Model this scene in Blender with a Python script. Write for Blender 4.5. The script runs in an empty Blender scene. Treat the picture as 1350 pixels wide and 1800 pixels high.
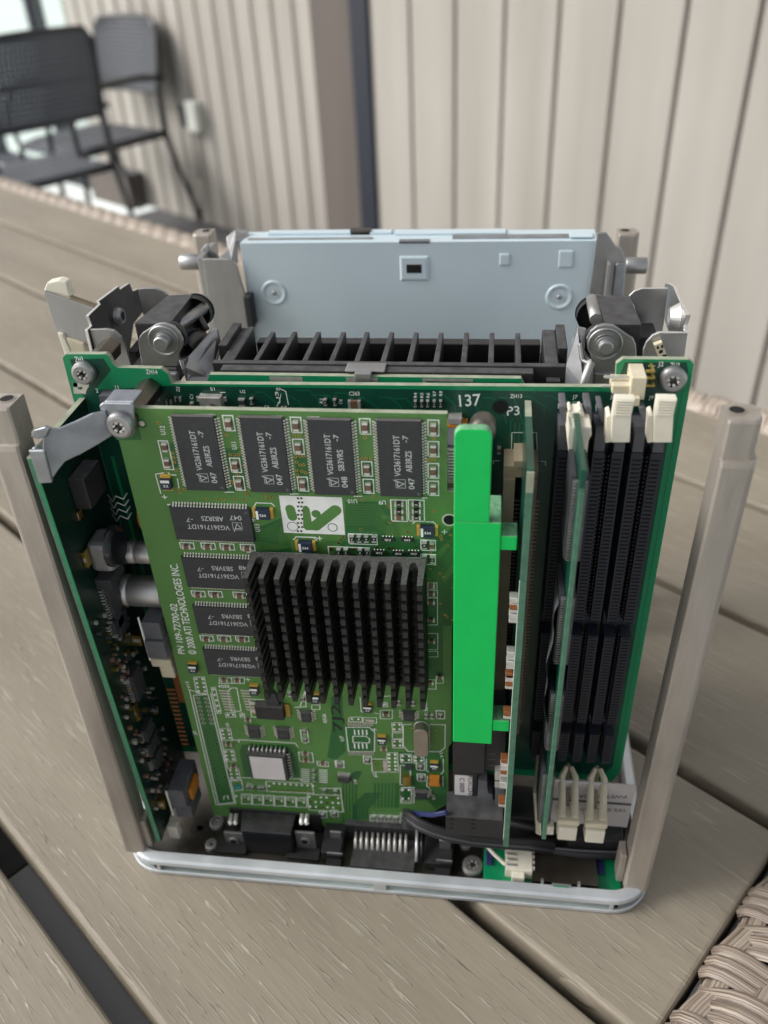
import bpy, math, random
from mathutils import Vector, Matrix
random.seed(7)
R_ = math.radians
scene = bpy.context.scene
COL = scene.collection

# ------------------------------------------------------------------ survey of the photograph (millimetres)
# device frame: x right, y away, z up; z = -165 is the table top.  Blender world = (x, y, z + 165) / 1000
FPX = 1474.2
RC = [[0.991895, 0.119092, -0.044297], [0.03266, -0.575864, -0.816893], [-0.122794, 0.808825, -0.575086]]
CAM = Vector((75.071, -167.494, 93.342))
TZ = 165.0
def W(p): return Vector((p[0] * .001, p[1] * .001, (p[2] + TZ) * .001))
def ray(px, py):
    a = ((px - 675) / FPX, (py - 900) / FPX, 1.0)
    return Vector([sum(RC[j][i] * a[j] for j in range(3)) for i in range(3)])
def onX(px, py, v): d = ray(px, py); return CAM + d * ((v - CAM.x) / d.x)
def onY(px, py, v): d = ray(px, py); return CAM + d * ((v - CAM.y) / d.y)
def onZ(px, py, v): d = ray(px, py); return CAM + d * ((v - CAM.z) / d.z)

# ------------------------------------------------------------------ camera
cd = bpy.data.cameras.new('camera'); cam = bpy.data.objects.new('camera', cd); COL.objects.link(cam)
rx, ry_, rz = Vector(RC[0]), -Vector(RC[1]), -Vector(RC[2])
M = Matrix((rx, ry_, rz)).transposed().to_4x4(); M.translation = W(CAM)
cam.matrix_world = M
cd.sensor_fit = 'VERTICAL'; cd.sensor_height = 36; cd.lens = FPX / 1800 * 36
cd.clip_start = .01; cd.clip_end = 500
cd.dof.use_dof = True; cd.dof.focus_distance = .222; cd.dof.aperture_fstop = 12.0
scene.camera = cam
# ------------------------------------------------------------------ world, sun, exposure
SUN_DIR = Vector((.78, .10, -.62)).normalized()          # the way the light travels
elev = math.asin(-SUN_DIR.z); az = math.atan2(-SUN_DIR.x, -SUN_DIR.y)
w = bpy.data.worlds.new('World'); scene.world = w; w.use_nodes = True
nt = w.node_tree; bg = nt.nodes['Background']
sky = nt.nodes.new('ShaderNodeTexSky'); sky.sky_type = 'NISHITA'; sky.sun_disc = False
sky.sun_elevation = elev; sky.sun_rotation = az; sky.dust_density = 4.0; sky.ozone_density = 1.0; sky.air_density = 1.0
hs = nt.nodes.new('ShaderNodeHueSaturation'); hs.inputs['Saturation'].default_value = .22
nt.links.new(sky.outputs[0], hs.inputs['Color']); nt.links.new(hs.outputs[0], bg.inputs[0]); bg.inputs[1].default_value = .135
sd = bpy.data.lights.new('sun', 'SUN'); so = bpy.data.objects.new('sun', sd); COL.objects.link(so)
sd.energy = 1.5; sd.angle = R_(24); sd.color = (1, .97, .93)
so.rotation_euler = SUN_DIR.to_track_quat('-Z', 'Y').to_euler()
scene.view_settings.view_transform = 'Standard'; scene.view_settings.look = 'None'
scene.view_settings.exposure = 0.38; scene.view_settings.gamma = 1.0
scene.view_settings.use_curve_mapping = False
scene.cycles.max_bounces = 6

# ------------------------------------------------------------------ materials
MATS = {}
def mat(name, col, rough=.5, metal=0., var=.0, vscale=60., bump=0., bscale=300., stretch=(1, 1, 1), spec=.5, alpha=None, trans=0., coat=0.):
    m = bpy.data.materials.new(name); m.use_nodes = True; MATS[name] = m
    t = m.node_tree; b = t.nodes['Principled BSDF']
    b.inputs['Base Color'].default_value = (*col, 1); b.inputs['Roughness'].default_value = rough
    b.inputs['Metallic'].default_value = metal; b.inputs['Specular IOR Level'].default_value = spec
    if coat: b.inputs['Coat Weight'].default_value = coat; b.inputs['Coat Roughness'].default_value = .15
    if trans: b.inputs['Transmission Weight'].default_value = trans
    if var or bump:
        tc = t.nodes.new('ShaderNodeTexCoord'); mp = t.nodes.new('ShaderNodeMapping'); mp.inputs['Scale'].default_value = stretch
        t.links.new(tc.outputs['Object'], mp.inputs[0])
    if var:
        n = t.nodes.new('ShaderNodeTexNoise'); n.inputs['Scale'].default_value = vscale; n.inputs['Detail'].default_value = 5
        t.links.new(mp.outputs[0], n.inputs['Vector'])
        r = t.nodes.new('ShaderNodeValToRGB'); r.color_ramp.elements[0].position = .3; r.color_ramp.elements[1].position = .7
        r.color_ramp.elements[0].color = (*[max(0, c * (1 - var)) for c in col], 1)
        r.color_ramp.elements[1].color = (*[min(1, c * (1 + var)) for c in col], 1)
        t.links.new(n.outputs['Fac'], r.inputs[0]); t.links.new(r.outputs[0], b.inputs['Base Color'])
        mr = t.nodes.new('ShaderNodeMapRange'); mr.inputs['To Min'].default_value = rough - .08; mr.inputs['To Max'].default_value = rough + .12
        t.links.new(n.outputs['Fac'], mr.inputs['Value']); t.links.new(mr.outputs[0], b.inputs['Roughness'])
    if bump:
        n2 = t.nodes.new('ShaderNodeTexNoise'); n2.inputs['Scale'].default_value = bscale; n2.inputs['Detail'].default_value = 3
        t.links.new(mp.outputs[0], n2.inputs['Vector'])
        bp = t.nodes.new('ShaderNodeBump'); bp.inputs['Strength'].default_value = bump; bp.inputs['Distance'].default_value = .0004
        t.links.new(n2.outputs['Fac'], bp.inputs['Height']); t.links.new(bp.outputs[0], b.inputs['Normal'])
    return m

mat('card_green', (.082, .212, .050), .36, var=.12, vscale=40, bump=.05, bscale=200)
mat('card_dark', (.022, .125, .030), .38, var=.2, vscale=90)
mat('card_trace', (.075, .20, .05), .4)
mat('card_trace_dark', (.018, .10, .035), .4)
mat('board_green', (.002, .058, .034), .32, var=.25, vscale=50, coat=.3)
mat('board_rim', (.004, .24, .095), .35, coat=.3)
mat('board_trace', (.006, .14, .07), .35)
mat('board_edge', (.30, .33, .24), .7, var=.2, vscale=300)
mat('board_edge_green', (.07, .17, .11), .6, var=.2, vscale=400)
mat('solder_mask_deep', (.001, .018, .011), .35, var=.2, vscale=80)
mat('silk', (.80, .83, .78), .6)
mat('logo_white', (.82, .82, .80), .6, var=.03, vscale=400)
mat('ink_black', (.01, .015, .01), .5)
mat('solder', (.74, .73, .70), .38, .75)
mat('tin', (.66, .64, .60), .4, .75, var=.12, vscale=500)
mat('gold', (.55, .40, .12), .35, 1.)
mat('chip_black', (.032, .034, .038), .55, var=.18, vscale=700, bump=.25, bscale=4000)
mat('chip_top_edge', (.10, .095, .09), .7, var=.2, vscale=900)
mat('chip_text', (.50, .51, .51), .7)
mat('cap_brown', (.16, .085, .06), .4)
mat('resistor_black', (.02, .02, .022), .4)
mat('tant_blue', (.02, .03, .06), .3)
mat('tant_yellow', (.55, .35, .06), .4)
mat('orange', (.55, .20, .02), .5, var=.1, vscale=300)
mat('heatsink', (.014, .0135, .013), .45, var=.3, vscale=1500, bump=.3, bscale=3000)
mat('heatsink_dust', (.075, .072, .07), .85, var=.45, vscale=1600)
mat('green_plastic', (.0, .54, .10), .42, spec=.4, var=.05, vscale=120, bump=.05, bscale=900)
mat('green_dusty', (.16, .36, .20), .9, var=.3, vscale=900)
mat('aluminium', (.40, .395, .385), .5, .9, var=.14, vscale=90, stretch=(1, 1, .25), bump=.15, bscale=600)
mat('cast_alloy', (.40, .36, .315), .5, .55, var=.22, vscale=120, stretch=(1, 1, .2), bump=.25, bscale=900)
mat('steel', (.40, .40, .40), .42, .95, var=.16, vscale=120, bump=.06, bscale=800)
mat('zinc', (.37, .39, .42), .42, .95, var=.2, vscale=160, bump=.1, bscale=500)
mat('steel_dark', (.13, .12, .115), .45, 1., var=.2, vscale=150)
mat('drive_blue', (.58, .69, .745), .36, .15, var=.06, vscale=14, bump=.03, bscale=300)
mat('frame_white', (.60, .63, .65), .36, .5, var=.16, vscale=60, bump=.1, bscale=500)
mat('frame_channel', (.34, .38, .37), .55, .3, var=.45, vscale=150, stretch=(.2, 1, 1))
mat('black_plastic', (.018, .018, .019), .5, var=.25, vscale=150, bump=.1, bscale=1500)
mat('black_dusty', (.055, .054, .055), .75, var=.4, vscale=300)
mat('dark_gloss', (.012, .013, .016), .22)
mat('slot_blue', (.020, .022, .036), .5, var=.15, vscale=150)
mat('slot_grey', (.095, .097, .108), .55, var=.2, vscale=250)
mat('ivory', (.74, .70, .58), .45, var=.05, vscale=150)
mat('ivory_old', (.60, .54, .40), .5, var=.12, vscale=150)
mat('beige_slot', (.30, .25, .17), .6, var=.15, vscale=150)
mat('ferrite', (.30, .30, .31), .42, .5, var=.15, vscale=200)
mat('can_silver', (.55, .54, .53), .42, .85, var=.1, vscale=150)
mat('crystal_can', (.40, .36, .31), .35, .8, var=.08, vscale=300)
mat('paper', (.58, .55, .55), .8, var=.05, vscale=200)
mat('copper', (.30, .11, .04), .4, .4)
mat('base_plate_metal', (.15, .135, .115), .38, 1., var=.35, vscale=60)
mat('rubber', (.022, .022, .024), .6)
mat('hole', (.004, .004, .004), .9)
mat('blue_dot', (.02, .03, .12), .5)
mat('teal_comp', (.04, .22, .25), .4)
mat('chair_black', (.060, .066, .082), .42, spec=.6)
mat('chair_tube', (.016, .016, .018), .4, coat=.3)
mat('floor_tile', (.13, .13, .135), .6, var=.12, vscale=3)
mat('column_brown', (.125, .104, .09), .65, var=.12, vscale=5, stretch=(3, 3, .3))
mat('navy_frame', (.010, .014, .027), .45)
mat('outlet_white', (.70, .72, .66), .4)
mat('glass', (.85, .95, .92), .03, trans=1.)
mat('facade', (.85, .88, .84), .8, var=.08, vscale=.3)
mat('street_concrete', (.80, .84, .80), .8, var=.15, vscale=.1)
mat('tree_green', (.06, .10, .035), .8)
mat('under_dark', (.02, .02, .02), .8)
mat('under_grey', (.20, .20, .205), .6)

def wood(name, c0, c1, dash, bumpd):
    m = bpy.data.materials.new(name); m.use_nodes = True; MATS[name] = m
    t = m.node_tree; N = t.nodes; L = t.links; b = N['Principled BSDF']; b.inputs['Roughness'].default_value = .55
    tc = N.new('ShaderNodeTexCoord')
    def mp(s):
        q = N.new('ShaderNodeMapping'); q.inputs['Scale'].default_value = s; L.new(tc.outputs['Object'], q.inputs[0]); return q
    n1 = N.new('ShaderNodeTexNoise'); n1.inputs['Scale'].default_value = 1; n1.inputs['Detail'].default_value = 0.4; n1.inputs['Roughness'].default_value = .45
    n1.inputs['Distortion'].default_value = 0
    L.new(mp((50, 1250, 60)).outputs[0], n1.inputs['Vector'])
    s1 = N.new('ShaderNodeMath'); s1.operation = 'SUBTRACT'; s1.inputs[1].default_value = .74; L.new(n1.outputs['Fac'], s1.inputs[0])
    s2 = N.new('ShaderNodeMath'); s2.operation = 'ABSOLUTE'; L.new(s1.outputs[0], s2.inputs[0])
    r0 = N.new('ShaderNodeValToRGB'); e = r0.color_ramp.elements
    e[0].position = .095; e[0].color = (1, 1, 1, 1); e[1].position = .125; e[1].color = (0, 0, 0, 1); L.new(s2.outputs[0], r0.inputs[0])
    nm = N.new('ShaderNodeTexNoise'); nm.inputs['Scale'].default_value = 1; nm.inputs['Detail'].default_value = 3; L.new(mp((70, 210, 60)).outputs[0], nm.inputs['Vector'])
    rm = N.new('ShaderNodeMapRange'); rm.inputs['From Min'].default_value = .40; rm.inputs['From Max'].default_value = .50; L.new(nm.outputs['Fac'], rm.inputs['Value'])
    r1 = N.new('ShaderNodeMath'); r1.operation = 'MULTIPLY'; L.new(r0.outputs[0], r1.inputs[0]); L.new(rm.outputs[0], r1.inputs[1])
    n2 = N.new('ShaderNodeTexNoise'); n2.inputs['Scale'].default_value = 1; n2.inputs['Detail'].default_value = 6
    L.new(mp((7, 26, 14)).outputs[0], n2.inputs['Vector'])
    n3 = N.new('ShaderNodeTexNoise'); n3.inputs['Scale'].default_value = 1; n3.inputs['Detail'].default_value = 3
    L.new(mp((80, 900, 80)).outputs[0], n3.inputs['Vector'])
    mx = N.new('ShaderNodeMix'); mx.data_type = 'RGBA'; mx.inputs[6].default_value = (*c0, 1); mx.inputs[7].default_value = (*c1, 1)
    rr = N.new('ShaderNodeMapRange'); rr.inputs['From Min'].default_value = .3; rr.inputs['From Max'].default_value = .7; L.new(n2.outputs['Fac'], rr.inputs['Value'])
    L.new(rr.outputs[0], mx.inputs[0])
    mx2 = N.new('ShaderNodeMix'); mx2.data_type = 'RGBA'; mx2.blend_type = 'MULTIPLY'; mx2.inputs[0].default_value = .22
    L.new(mx.outputs[2], mx2.inputs[6]); L.new(n3.outputs['Fac'], mx2.inputs[7])
    mx3 = N.new('ShaderNodeMix'); mx3.data_type = 'RGBA'; mx3.inputs[7].default_value = (*dash, 1)
    mu = N.new('ShaderNodeMath'); mu.operation = 'MULTIPLY'; mu.inputs[1].default_value = .42; L.new(r1.outputs[0], mu.inputs[0])
    L.new(mu.outputs[0], mx3.inputs[0]); L.new(mx2.outputs[2], mx3.inputs[6]); L.new(mx3.outputs[2], b.inputs['Base Color'])
    add = N.new('ShaderNodeMath'); add.operation = 'ADD'; sc = N.new('ShaderNodeMath'); sc.operation = 'MULTIPLY'; sc.inputs[1].default_value = .3
    L.new(n3.outputs['Fac'], sc.inputs[0]); L.new(sc.outputs[0], add.inputs[0]); L.new(r1.outputs[0], add.inputs[1])
    bp = N.new('ShaderNodeBump'); bp.inputs['Strength'].default_value = .8; bp.inputs['Distance'].default_value = bumpd
    L.new(add.outputs[0], bp.inputs['Height']); L.new(bp.outputs[0], b.inputs['Normal'])
    return m
wood('deck_wood', (.245, .210, .158), (.335, .292, .226), (.42, .38, .31), .0004)

def cladding(name, c0, c1):
    m = bpy.data.materials.new(name); m.use_nodes = True; MATS[name] = m
    t = m.node_tree; N = t.nodes; L = t.links; b = N['Principled BSDF']; b.inputs['Roughness'].default_value = .7
    tc = N.new('ShaderNodeTexCoord'); q = N.new('ShaderNodeMapping'); q.inputs['Scale'].default_value = (11, 11, 1.1); L.new(tc.outputs['Object'], q.inputs[0])
    n = N.new('ShaderNodeTexNoise'); n.inputs['Scale'].default_value = 1; n.inputs['Detail'].default_value = 5; L.new(q.outputs[0], n.inputs['Vector'])
    r = N.new('ShaderNodeValToRGB'); r.color_ramp.elements[0].position = .33; r.color_ramp.elements[1].position = .68
    r.color_ramp.elements[0].color = (*c0, 1); r.color_ramp.elements[1].color = (*c1, 1)
    L.new(n.outputs['Fac'], r.inputs[0]); L.new(r.outputs[0], b.inputs['Base Color'])
cladding('clad', (.365, .338, .298), (.46, .432, .388))
cladding('clad_groove', (.29, .268, .232), (.33, .308, .272))

def wickermat(name, c0, c1):
    m = bpy.data.materials.new(name); m.use_nodes = True; MATS[name] = m
    t = m.node_tree; N = t.nodes; L = t.links; b = N['Principled BSDF']; b.inputs['Roughness'].default_value = .5
    uv = N.new('ShaderNodeUVMap'); q = N.new('ShaderNodeMapping'); q.inputs['Scale'].default_value = (1.3, 9, 1); L.new(uv.outputs[0], q.inputs[0])
    n = N.new('ShaderNodeTexNoise'); n.inputs['Scale'].default_value = 1.5; n.inputs['Detail'].default_value = 5; L.new(q.outputs[0], n.inputs['Vector'])
    r = N.new('ShaderNodeValToRGB'); r.color_ramp.elements[0].position = .35; r.color_ramp.elements[1].position = .62
    r.color_ramp.elements[0].color = (*c0, 1); r.color_ramp.elements[1].color = (*c1, 1)
    L.new(n.outputs['Fac'], r.inputs[0]); L.new(r.outputs[0], b.inputs['Base Color'])
    bp = N.new('ShaderNodeBump'); bp.inputs['Strength'].default_value = .5; bp.inputs['Distance'].default_value = .0003
    L.new(n.outputs['Fac'], bp.inputs['Height']); L.new(bp.outputs[0], b.inputs['Normal'])
wickermat('rattan_pale', (.33, .27, .215), (.50, .43, .36))
wickermat('rattan', (.085, .06, .045), (.42, .35, .285))

# ------------------------------------------------------------------ mesh builder (device millimetres)
class MB:
    def __init__(s): s.v = []; s.f = []; s.m = []; s.mats = []; s.uv = {}; s.sm = []
    def mi(s, name):
        if name not in s.mats: s.mats.append(name)
        return s.mats.index(name)
    def face(s, pts, m, smooth=False):
        n = len(s.v); s.v += [tuple(p) for p in pts]; s.f.append(tuple(range(n, n + len(pts)))); s.m.append(s.mi(m)); s.sm.append(smooth)
    def raw(s, vs, fs, m, smooth=False):
        n = len(s.v); s.v += [tuple(p) for p in vs]; k = s.mi(m)
        for f in fs: s.f.append(tuple(n + i for i in f)); s.m.append(k); s.sm.append(smooth)
    def hexa(s, a, m, top=None):       # a: 8 points, first ring 0-3 then ring 4-7
        n = len(s.v); s.v += [tuple(p) for p in a]; k = s.mi(m)
        for j, f in enumerate(((3, 2, 1, 0), (4, 5, 6, 7), (0, 1, 5, 4), (1, 2, 6, 5), (2, 3, 7, 6), (3, 0, 4, 7))):
            s.f.append(tuple(n + i for i in f)); s.m.append(k if not (top and j in top) else s.mi(top[j])); s.sm.append(False)
    def box(s, x0, x1, y0, y1, z0, z1, m, taper=0., top=None):   # taper shrinks the y0 side; top = material of the upper (z1) face
        t = taper
        s.hexa([(x0 + t, y0, z0 + t), (x1 - t, y0, z0 + t), (x1, y1, z0), (x0, y1, z0), (x0 + t, y0, z1 - t), (x1 - t, y0, z1 - t), (x1, y1, z1), (x0, y1, z1)], m, {1: top} if top else None)
    def prism(s, pts, d, m, cap=None, rim=None):      # polygon extruded by vector d
        n = len(pts); d = Vector(d); P = [Vector(p) for p in pts]; Q = [p + d for p in P]
        k = len(s.v); s.v += [tuple(p) for p in P + Q]
        s.f.append(tuple(range(k + n - 1, k - 1, -1))); s.m.append(s.mi(cap or m)); s.sm.append(False)
        s.f.append(tuple(range(k + n, k + 2 * n))); s.m.append(s.mi(m)); s.sm.append(False)
        for i in range(n):
            j = (i + 1) % n; s.f.append((k + i, k + j, k + n + j, k + n + i)); s.m.append(s.mi(rim or m)); s.sm.append(False)
    def tube(s, path, r, m, seg=10, close=False, smooth=True, caps=True, flat=1.0):
        P = [Vector(p) for p in path]; n = len(P); k = len(s.v); mi = s.mi(m); up = None
        for i, p in enumerate(P):
            a = P[i - 1] if (i or close) else p; b = P[(i + 1) % n] if (i < n - 1 or close) else p
            t = (b - a).normalized()
            if up is None: up = t.orthogonal().normalized()
            up = (up - t * up.dot(t)).normalized(); q = t.cross(up); rr = r[i] if isinstance(r, (list, tuple)) else r
            for j in range(seg):
                an = 2 * math.pi * j / seg; s.v.append(tuple(p + up * (rr * math.cos(an)) * flat + q * (rr * math.sin(an))))
        for i in range(n - (0 if close else 1)):
            for j in range(seg):
                a = k + i * seg + j; b = k + i * seg + (j + 1) % seg; i2 = (i + 1) % n
                s.f.append((a, b, k + i2 * seg + (j + 1) % seg, k + i2 * seg + j)); s.m.append(mi); s.sm.append(smooth)
        if caps and not close:
            s.f.append(tuple(k + j for j in range(seg - 1, -1, -1))); s.m.append(mi); s.sm.append(False)
            s.f.append(tuple(k + (n - 1) * seg + j for j in range(seg))); s.m.append(mi); s.sm.append(False)
    def lathe(s, c, ax, prof, m, seg=28, mats=None):     # prof: (distance along axis, radius)
        c = Vector(c); ax = Vector(ax).normalized(); u = ax.orthogonal().normalized(); q = ax.cross(u); k = len(s.v)
        for d, r in prof:
            for j in range(seg):
                an = 2 * math.pi * j / seg; s.v.append(tuple(c + ax * d + u * r * math.cos(an) + q * r * math.sin(an)))
        for i in range(len(prof) - 1):
            mi = s.mi(mats[i] if mats else m)
            for j in range(seg):
                s.f.append((k + i * seg + j, k + i * seg + (j + 1) % seg, k + (i + 1) * seg + (j + 1) % seg, k + (i + 1) * seg + j)); s.m.append(mi); s.sm.append(abs(prof[i][1] - prof[i + 1][1]) < 1e-6)
        s.f.append(tuple(k + (len(prof) - 1) * seg + j for j in range(seg))); s.m.append(s.mi(mats[-1] if mats else m)); s.sm.append(False)
    # --- things drawn on a plane facing -y
    def line(s, pts, y, wd, m, close=False):
        P = [Vector((p[0], 0, p[2] if len(p) > 2 else p[1])) for p in pts]
        n = len(P)
        for i in range(n if close else n - 1):
            a, b = P[i], P[(i + 1) % n]; d = b - a
            if d.length < 1e-6: continue
            d.normalize(); nn = Vector((-d.z, 0, d.x)) * (wd / 2); e = d * (wd / 2)
            q = [a - e - nn, b + e - nn, b + e + nn, a - e + nn]
            s.face([(v.x, y - .0004 * (i % 3), v.z) for v in q], m)
    def disc(s, x, z, y, r, m, seg=12, r2=None):
        s.face([(x + r * math.cos(2 * math.pi * j / seg), y, z + (r2 or r) * math.sin(2 * math.pi * j / seg)) for j in range(seg)], m)
    def dome(s, x, z, y, r, h, m):
        k = len(s.v); sg = 8
        for rr, hh in ((r, 0), (r * .8, h * .6), (r * .35, h)):
            for j in range(sg): s.v.append((x + rr * math.cos(2 * math.pi * j / sg), y - hh, z + rr * math.sin(2 * math.pi * j / sg)))
        mi = s.mi(m)
        for i in range(2):
            for j in range(sg): s.f.append((k + i * sg + j, k + i * sg + (j + 1) % sg, k + (i + 1) * sg + (j + 1) % sg, k + (i + 1) * sg + j)); s.m.append(mi); s.sm.append(True)
        s.f.append(tuple(k + 2 * sg + j for j in range(sg))); s.m.append(mi); s.sm.append(True)
    def text(s, txt, a, b, hgt, m, lift=0., n=None):     # written from a to b; letters rise to the left of a->b seen along -n
        vs, fs, wd, ht = glyphs(txt); a = Vector(a); b = Vector(b); d = b - a; L = d.length; d.normalize()
        n = Vector(n) if n else Vector((0, -1, 0)); up = n.cross(d).normalized()
        s.raw([a + d * (x / wd * L) + up * (y / ht * hgt) + n * lift for x, y in vs], fs, m)
    def build(s, name, parent=None, origin=(0, 0, 0), bevel=0., seg=2, label=None, scale=.001):
        me = bpy.data.meshes.new(name); o = Vector(origin)
        me.from_pydata([((v[0] - o.x) * scale, (v[1] - o.y) * scale, (v[2] - o.z) * scale) for v in s.v], [], s.f)
        for x in s.mats: me.materials.append(MATS[x])
        me.polygons.foreach_set('material_index', s.m); me.polygons.foreach_set('use_smooth', s.sm)
        if s.uv:
            l = me.uv_layers.new(name='UVMap')
            for fi, co in s.uv.items():
                p = me.polygons[fi]
                for li, c in zip(p.loop_indices, co): l.data[li].uv = c
        me.update()
        ob = bpy.data.objects.new(name, me); COL.objects.link(ob)
        ob.location = W(o) if scale == .001 else o
        if parent: attach(ob, parent)
        if bevel:
            b = ob.modifiers.new('bevel', 'BEVEL'); b.width = bevel * .001; b.segments = seg; b.limit_method = 'ANGLE'; b.angle_limit = R_(40)
        if label: ob['label'] = label
        return ob
ABS = {}
def attach(ob, parent):
    ABS[ob.name] = ob.location.copy(); ob.parent = parent
    ob.location = ob.location - ABS.get(parent.name, Vector())
def thing(name, loc, label, cat, group=None):
    o = bpy.data.objects.new(name, None); COL.objects.link(o); o.location = loc; ABS[o.name] = Vector(loc)
    o.empty_display_size = .02; o['label'] = label; o['category'] = cat
    if group: o['group'] = group
    return o
def dup(src, name, parent, world, rot=None, label=None):
    o = src.copy(); o.name = name; COL.objects.link(o); o.parent = None; o.location = world
    if rot: o.rotation_euler = rot
    if label: o['label'] = label
    attach(o, parent); return o
_gc = {}
def glyphs(txt):
    if txt in _gc: return _gc[txt]
    c = bpy.data.curves.new('t', 'FONT'); c.body = txt; c.resolution_u = 3; c.fill_mode = 'BOTH'; c.offset = .012
    o = bpy.data.objects.new('t', c); COL.objects.link(o); dg = bpy.context.evaluated_depsgraph_get()
    me = bpy.data.meshes.new_from_object(o.evaluated_get(dg))
    vs = [(v.co.x, v.co.y) for v in me.vertices]; fs = [tuple(p.vertices) for p in me.polygons]
    bpy.data.objects.remove(o); bpy.data.curves.remove(c); bpy.data.meshes.remove(me)
    x0 = min(v[0] for v in vs); x1 = max(v[0] for v in vs)
    _gc[txt] = ([(v[0] - x0, v[1]) for v in vs], fs, x1 - x0, .73); return _gc[txt]

# zoomed crops used for measuring: crop corner and scale
def Z(c, x, y):
    ox, oy, s = dict(a=(200, 660, 3.75), b=(520, 660, 3.75), c=(300, 1160, 3.97), d=(560, 1180, 3.97), e=(760, 700, 3.375), f=(780, 1180, 3.375),
                     h=(140, 480, 4.82), r=(980, 480, 5.19), g=(640, 1300, 4.5), k=(430, 960, 3.857), l=(40, 780, 4.5), m=(100, 1100, 4.09),
                     n=(960, 600, 4.82), q=(330, 380, 2.872), s=(700, 380, 2.077), t=(0, 380, 3.0), u=(300, 390, 7.5), v=(1020, 390, 9.643), w=(0, 660, 7.5), p=(0, 0, 1))[c]
    return ox + x / s, oy + y / s
def PY(c, x, y, Y): return onY(*Z(c, x, y), Y)
def PX(c, x, y, X): return onX(*Z(c, x, y), X)
def PZ(c, x, y, z): return onZ(*Z(c, x, y), z)

# ================================================================== THE SETTING
FLOOR = -842.0                                     # terrace floor below the table top (mm)
ANG = R_(-37.0)                                    # planks and cladding run this way
U = Vector((math.cos(ANG), math.sin(ANG), 0)); V = Vector((-math.sin(ANG), math.cos(ANG), 0))
def uv(u, v, z): return U * u + V * v + Vector((0, 0, z))     # mm, device axes
def struct(o): o['kind'] = 'structure'; return o
def local(mbo, name, parent, **k):                # meshes made in plank axes, object turned to match
    ob = mbo.build(name, None, **k); ob.rotation_euler = (0, 0, ANG)
    if parent: attach(ob, parent)
    return ob
ZF = FLOOR - TZ                                    # device z of the floor
b = MB(); b.box(-3600, 3000, -1500, 2175, ZF - 200, ZF, 'floor_tile'); o = local(b, 'terrace_floor', None); struct(o)
b = MB(); b.face([(-3e5, -3e5, -12000), (3e5, -3e5, -12000), (3e5, 3e5, -12000), (-3e5, 3e5, -12000)], 'street_concrete'); struct(b.build('ground'))

# cladding walls: boards run upright, camera at v = -88.6
CV = CAM.dot(V)
def wall_at(px, py, v):
    d = ray(px, py); return (CAM + d * ((v - CV) / d.dot(V) + 0)) if False else CAM + d * ((v - CV) / d.dot(V))
VR, VL = CV + 1443, CV + 2238
th = thing('cladding_wall', W(uv(0, VR, ZF)), 'pale wood-look wall of wide upright boards with narrow dark gaps, filling the right of the background', 'wall')
g0 = wall_at(719, 0, VR).dot(U); g1 = wall_at(1342, 0, VR).dot(U); pitch = (g1 - g0) / 6
left_end = wall_at(648, 0, VR).dot(U)
b = MB()
xs = [left_end] + [g0 + pitch * i for i in range(0, 14)]
for i in range(len(xs) - 1):
    b.box(xs[i] + (0 if i == 0 else 4), xs[i + 1] - 4, VR, VR + 22, ZF, ZF + 2700, 'clad')
local(b, 'boards', th, origin=(0, 0, 0), bevel=1.5)
b = MB(); b.box(left_end + 2, xs[-1], VR + 22.5, VR + 120, ZF, ZF + 2690, 'clad_groove'); local(b, 'backing', th)
th = thing('navy_post', W(uv(left_end - 20, VR - 4, ZF)), 'narrow navy blue metal post standing at the end of the right cladding wall', 'post')
nl = wall_at(616, 0, VR).dot(U)
b = MB(); b.box(nl, left_end - .5, VR - 8, VR + 60, ZF, ZF + 2700, 'navy_frame'); b.box(nl - 6, nl - .2, VR + 10, VR + 60, ZF, ZF + 2700, 'navy_frame'); local(b, 'profile', th, bevel=2)
VB = VR + 30
bl = wall_at(541, 0, VB).dot(U); br = wall_at(617, 0, VB).dot(U)
b = MB(); b.box(bl, nl - 7, VB, VB + 120, ZF, ZF + 2700, 'column_brown')
o = local(b, 'brown_column', None, bevel=3); o['label'] = 'flat taupe brown column between the narrow grooved wall and the navy post'; o['category'] = 'column'
th = thing('grooved_wall', W(uv(-900, VL, ZF)), 'pale wall with close upright grooves behind the two black chairs', 'wall')
e0 = wall_at(342, 0, VL).dot(U); e1 = wall_at(515, 0, VL).dot(U); pl = (e1 - e0) / 5
endR = wall_at(560, 0, VL).dot(U) + 200; endL = wall_at(107, 0, VL).dot(U)
b = MB(); k = math.floor((endL - e0) / pl)
x = e0 + pl * k
while x < endR:
    b.box(max(x + 15, endL), x + pl - 15, VL, VL + 6, ZF, ZF + 2700, 'clad'); x += pl
local(b, 'boards', th, bevel=2)
b = MB(); b.box(endL + 3, endR, VL + 6.3, VL + 100, ZF, ZF + 2690, 'clad_groove'); local(b, 'backing', th)
# outlet with plug
p = wall_at(358, 207, VL); q = wall_at(325, 207, VL); pu = p.dot(U); pz = wall_at(358, 205, VL).z
th = thing('wall_outlet', W(uv(pu, VL, pz)), 'white socket box with a black plug on the grooved wall, right of the chair', 'socket')
b = MB(); b.box(pu - 68, pu + 4, VL - 45, VL - .5, pz - 55, pz + 60, 'outlet_white'); local(b, 'box', th, bevel=5)
b = MB(); b.box(pu - 130, pu - 68.5, VL - 42, VL - 4, pz - 50, pz + 40, 'rubber', 6)
b.tube([uv2 for uv2 in [(pu - 75, VL - 25, pz - 50), (pu - 80, VL - 22, pz - 130), (pu - 84, VL - 18, pz - 260)]], 5, 'rubber'); local(b, 'plug', th, bevel=4)

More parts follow.
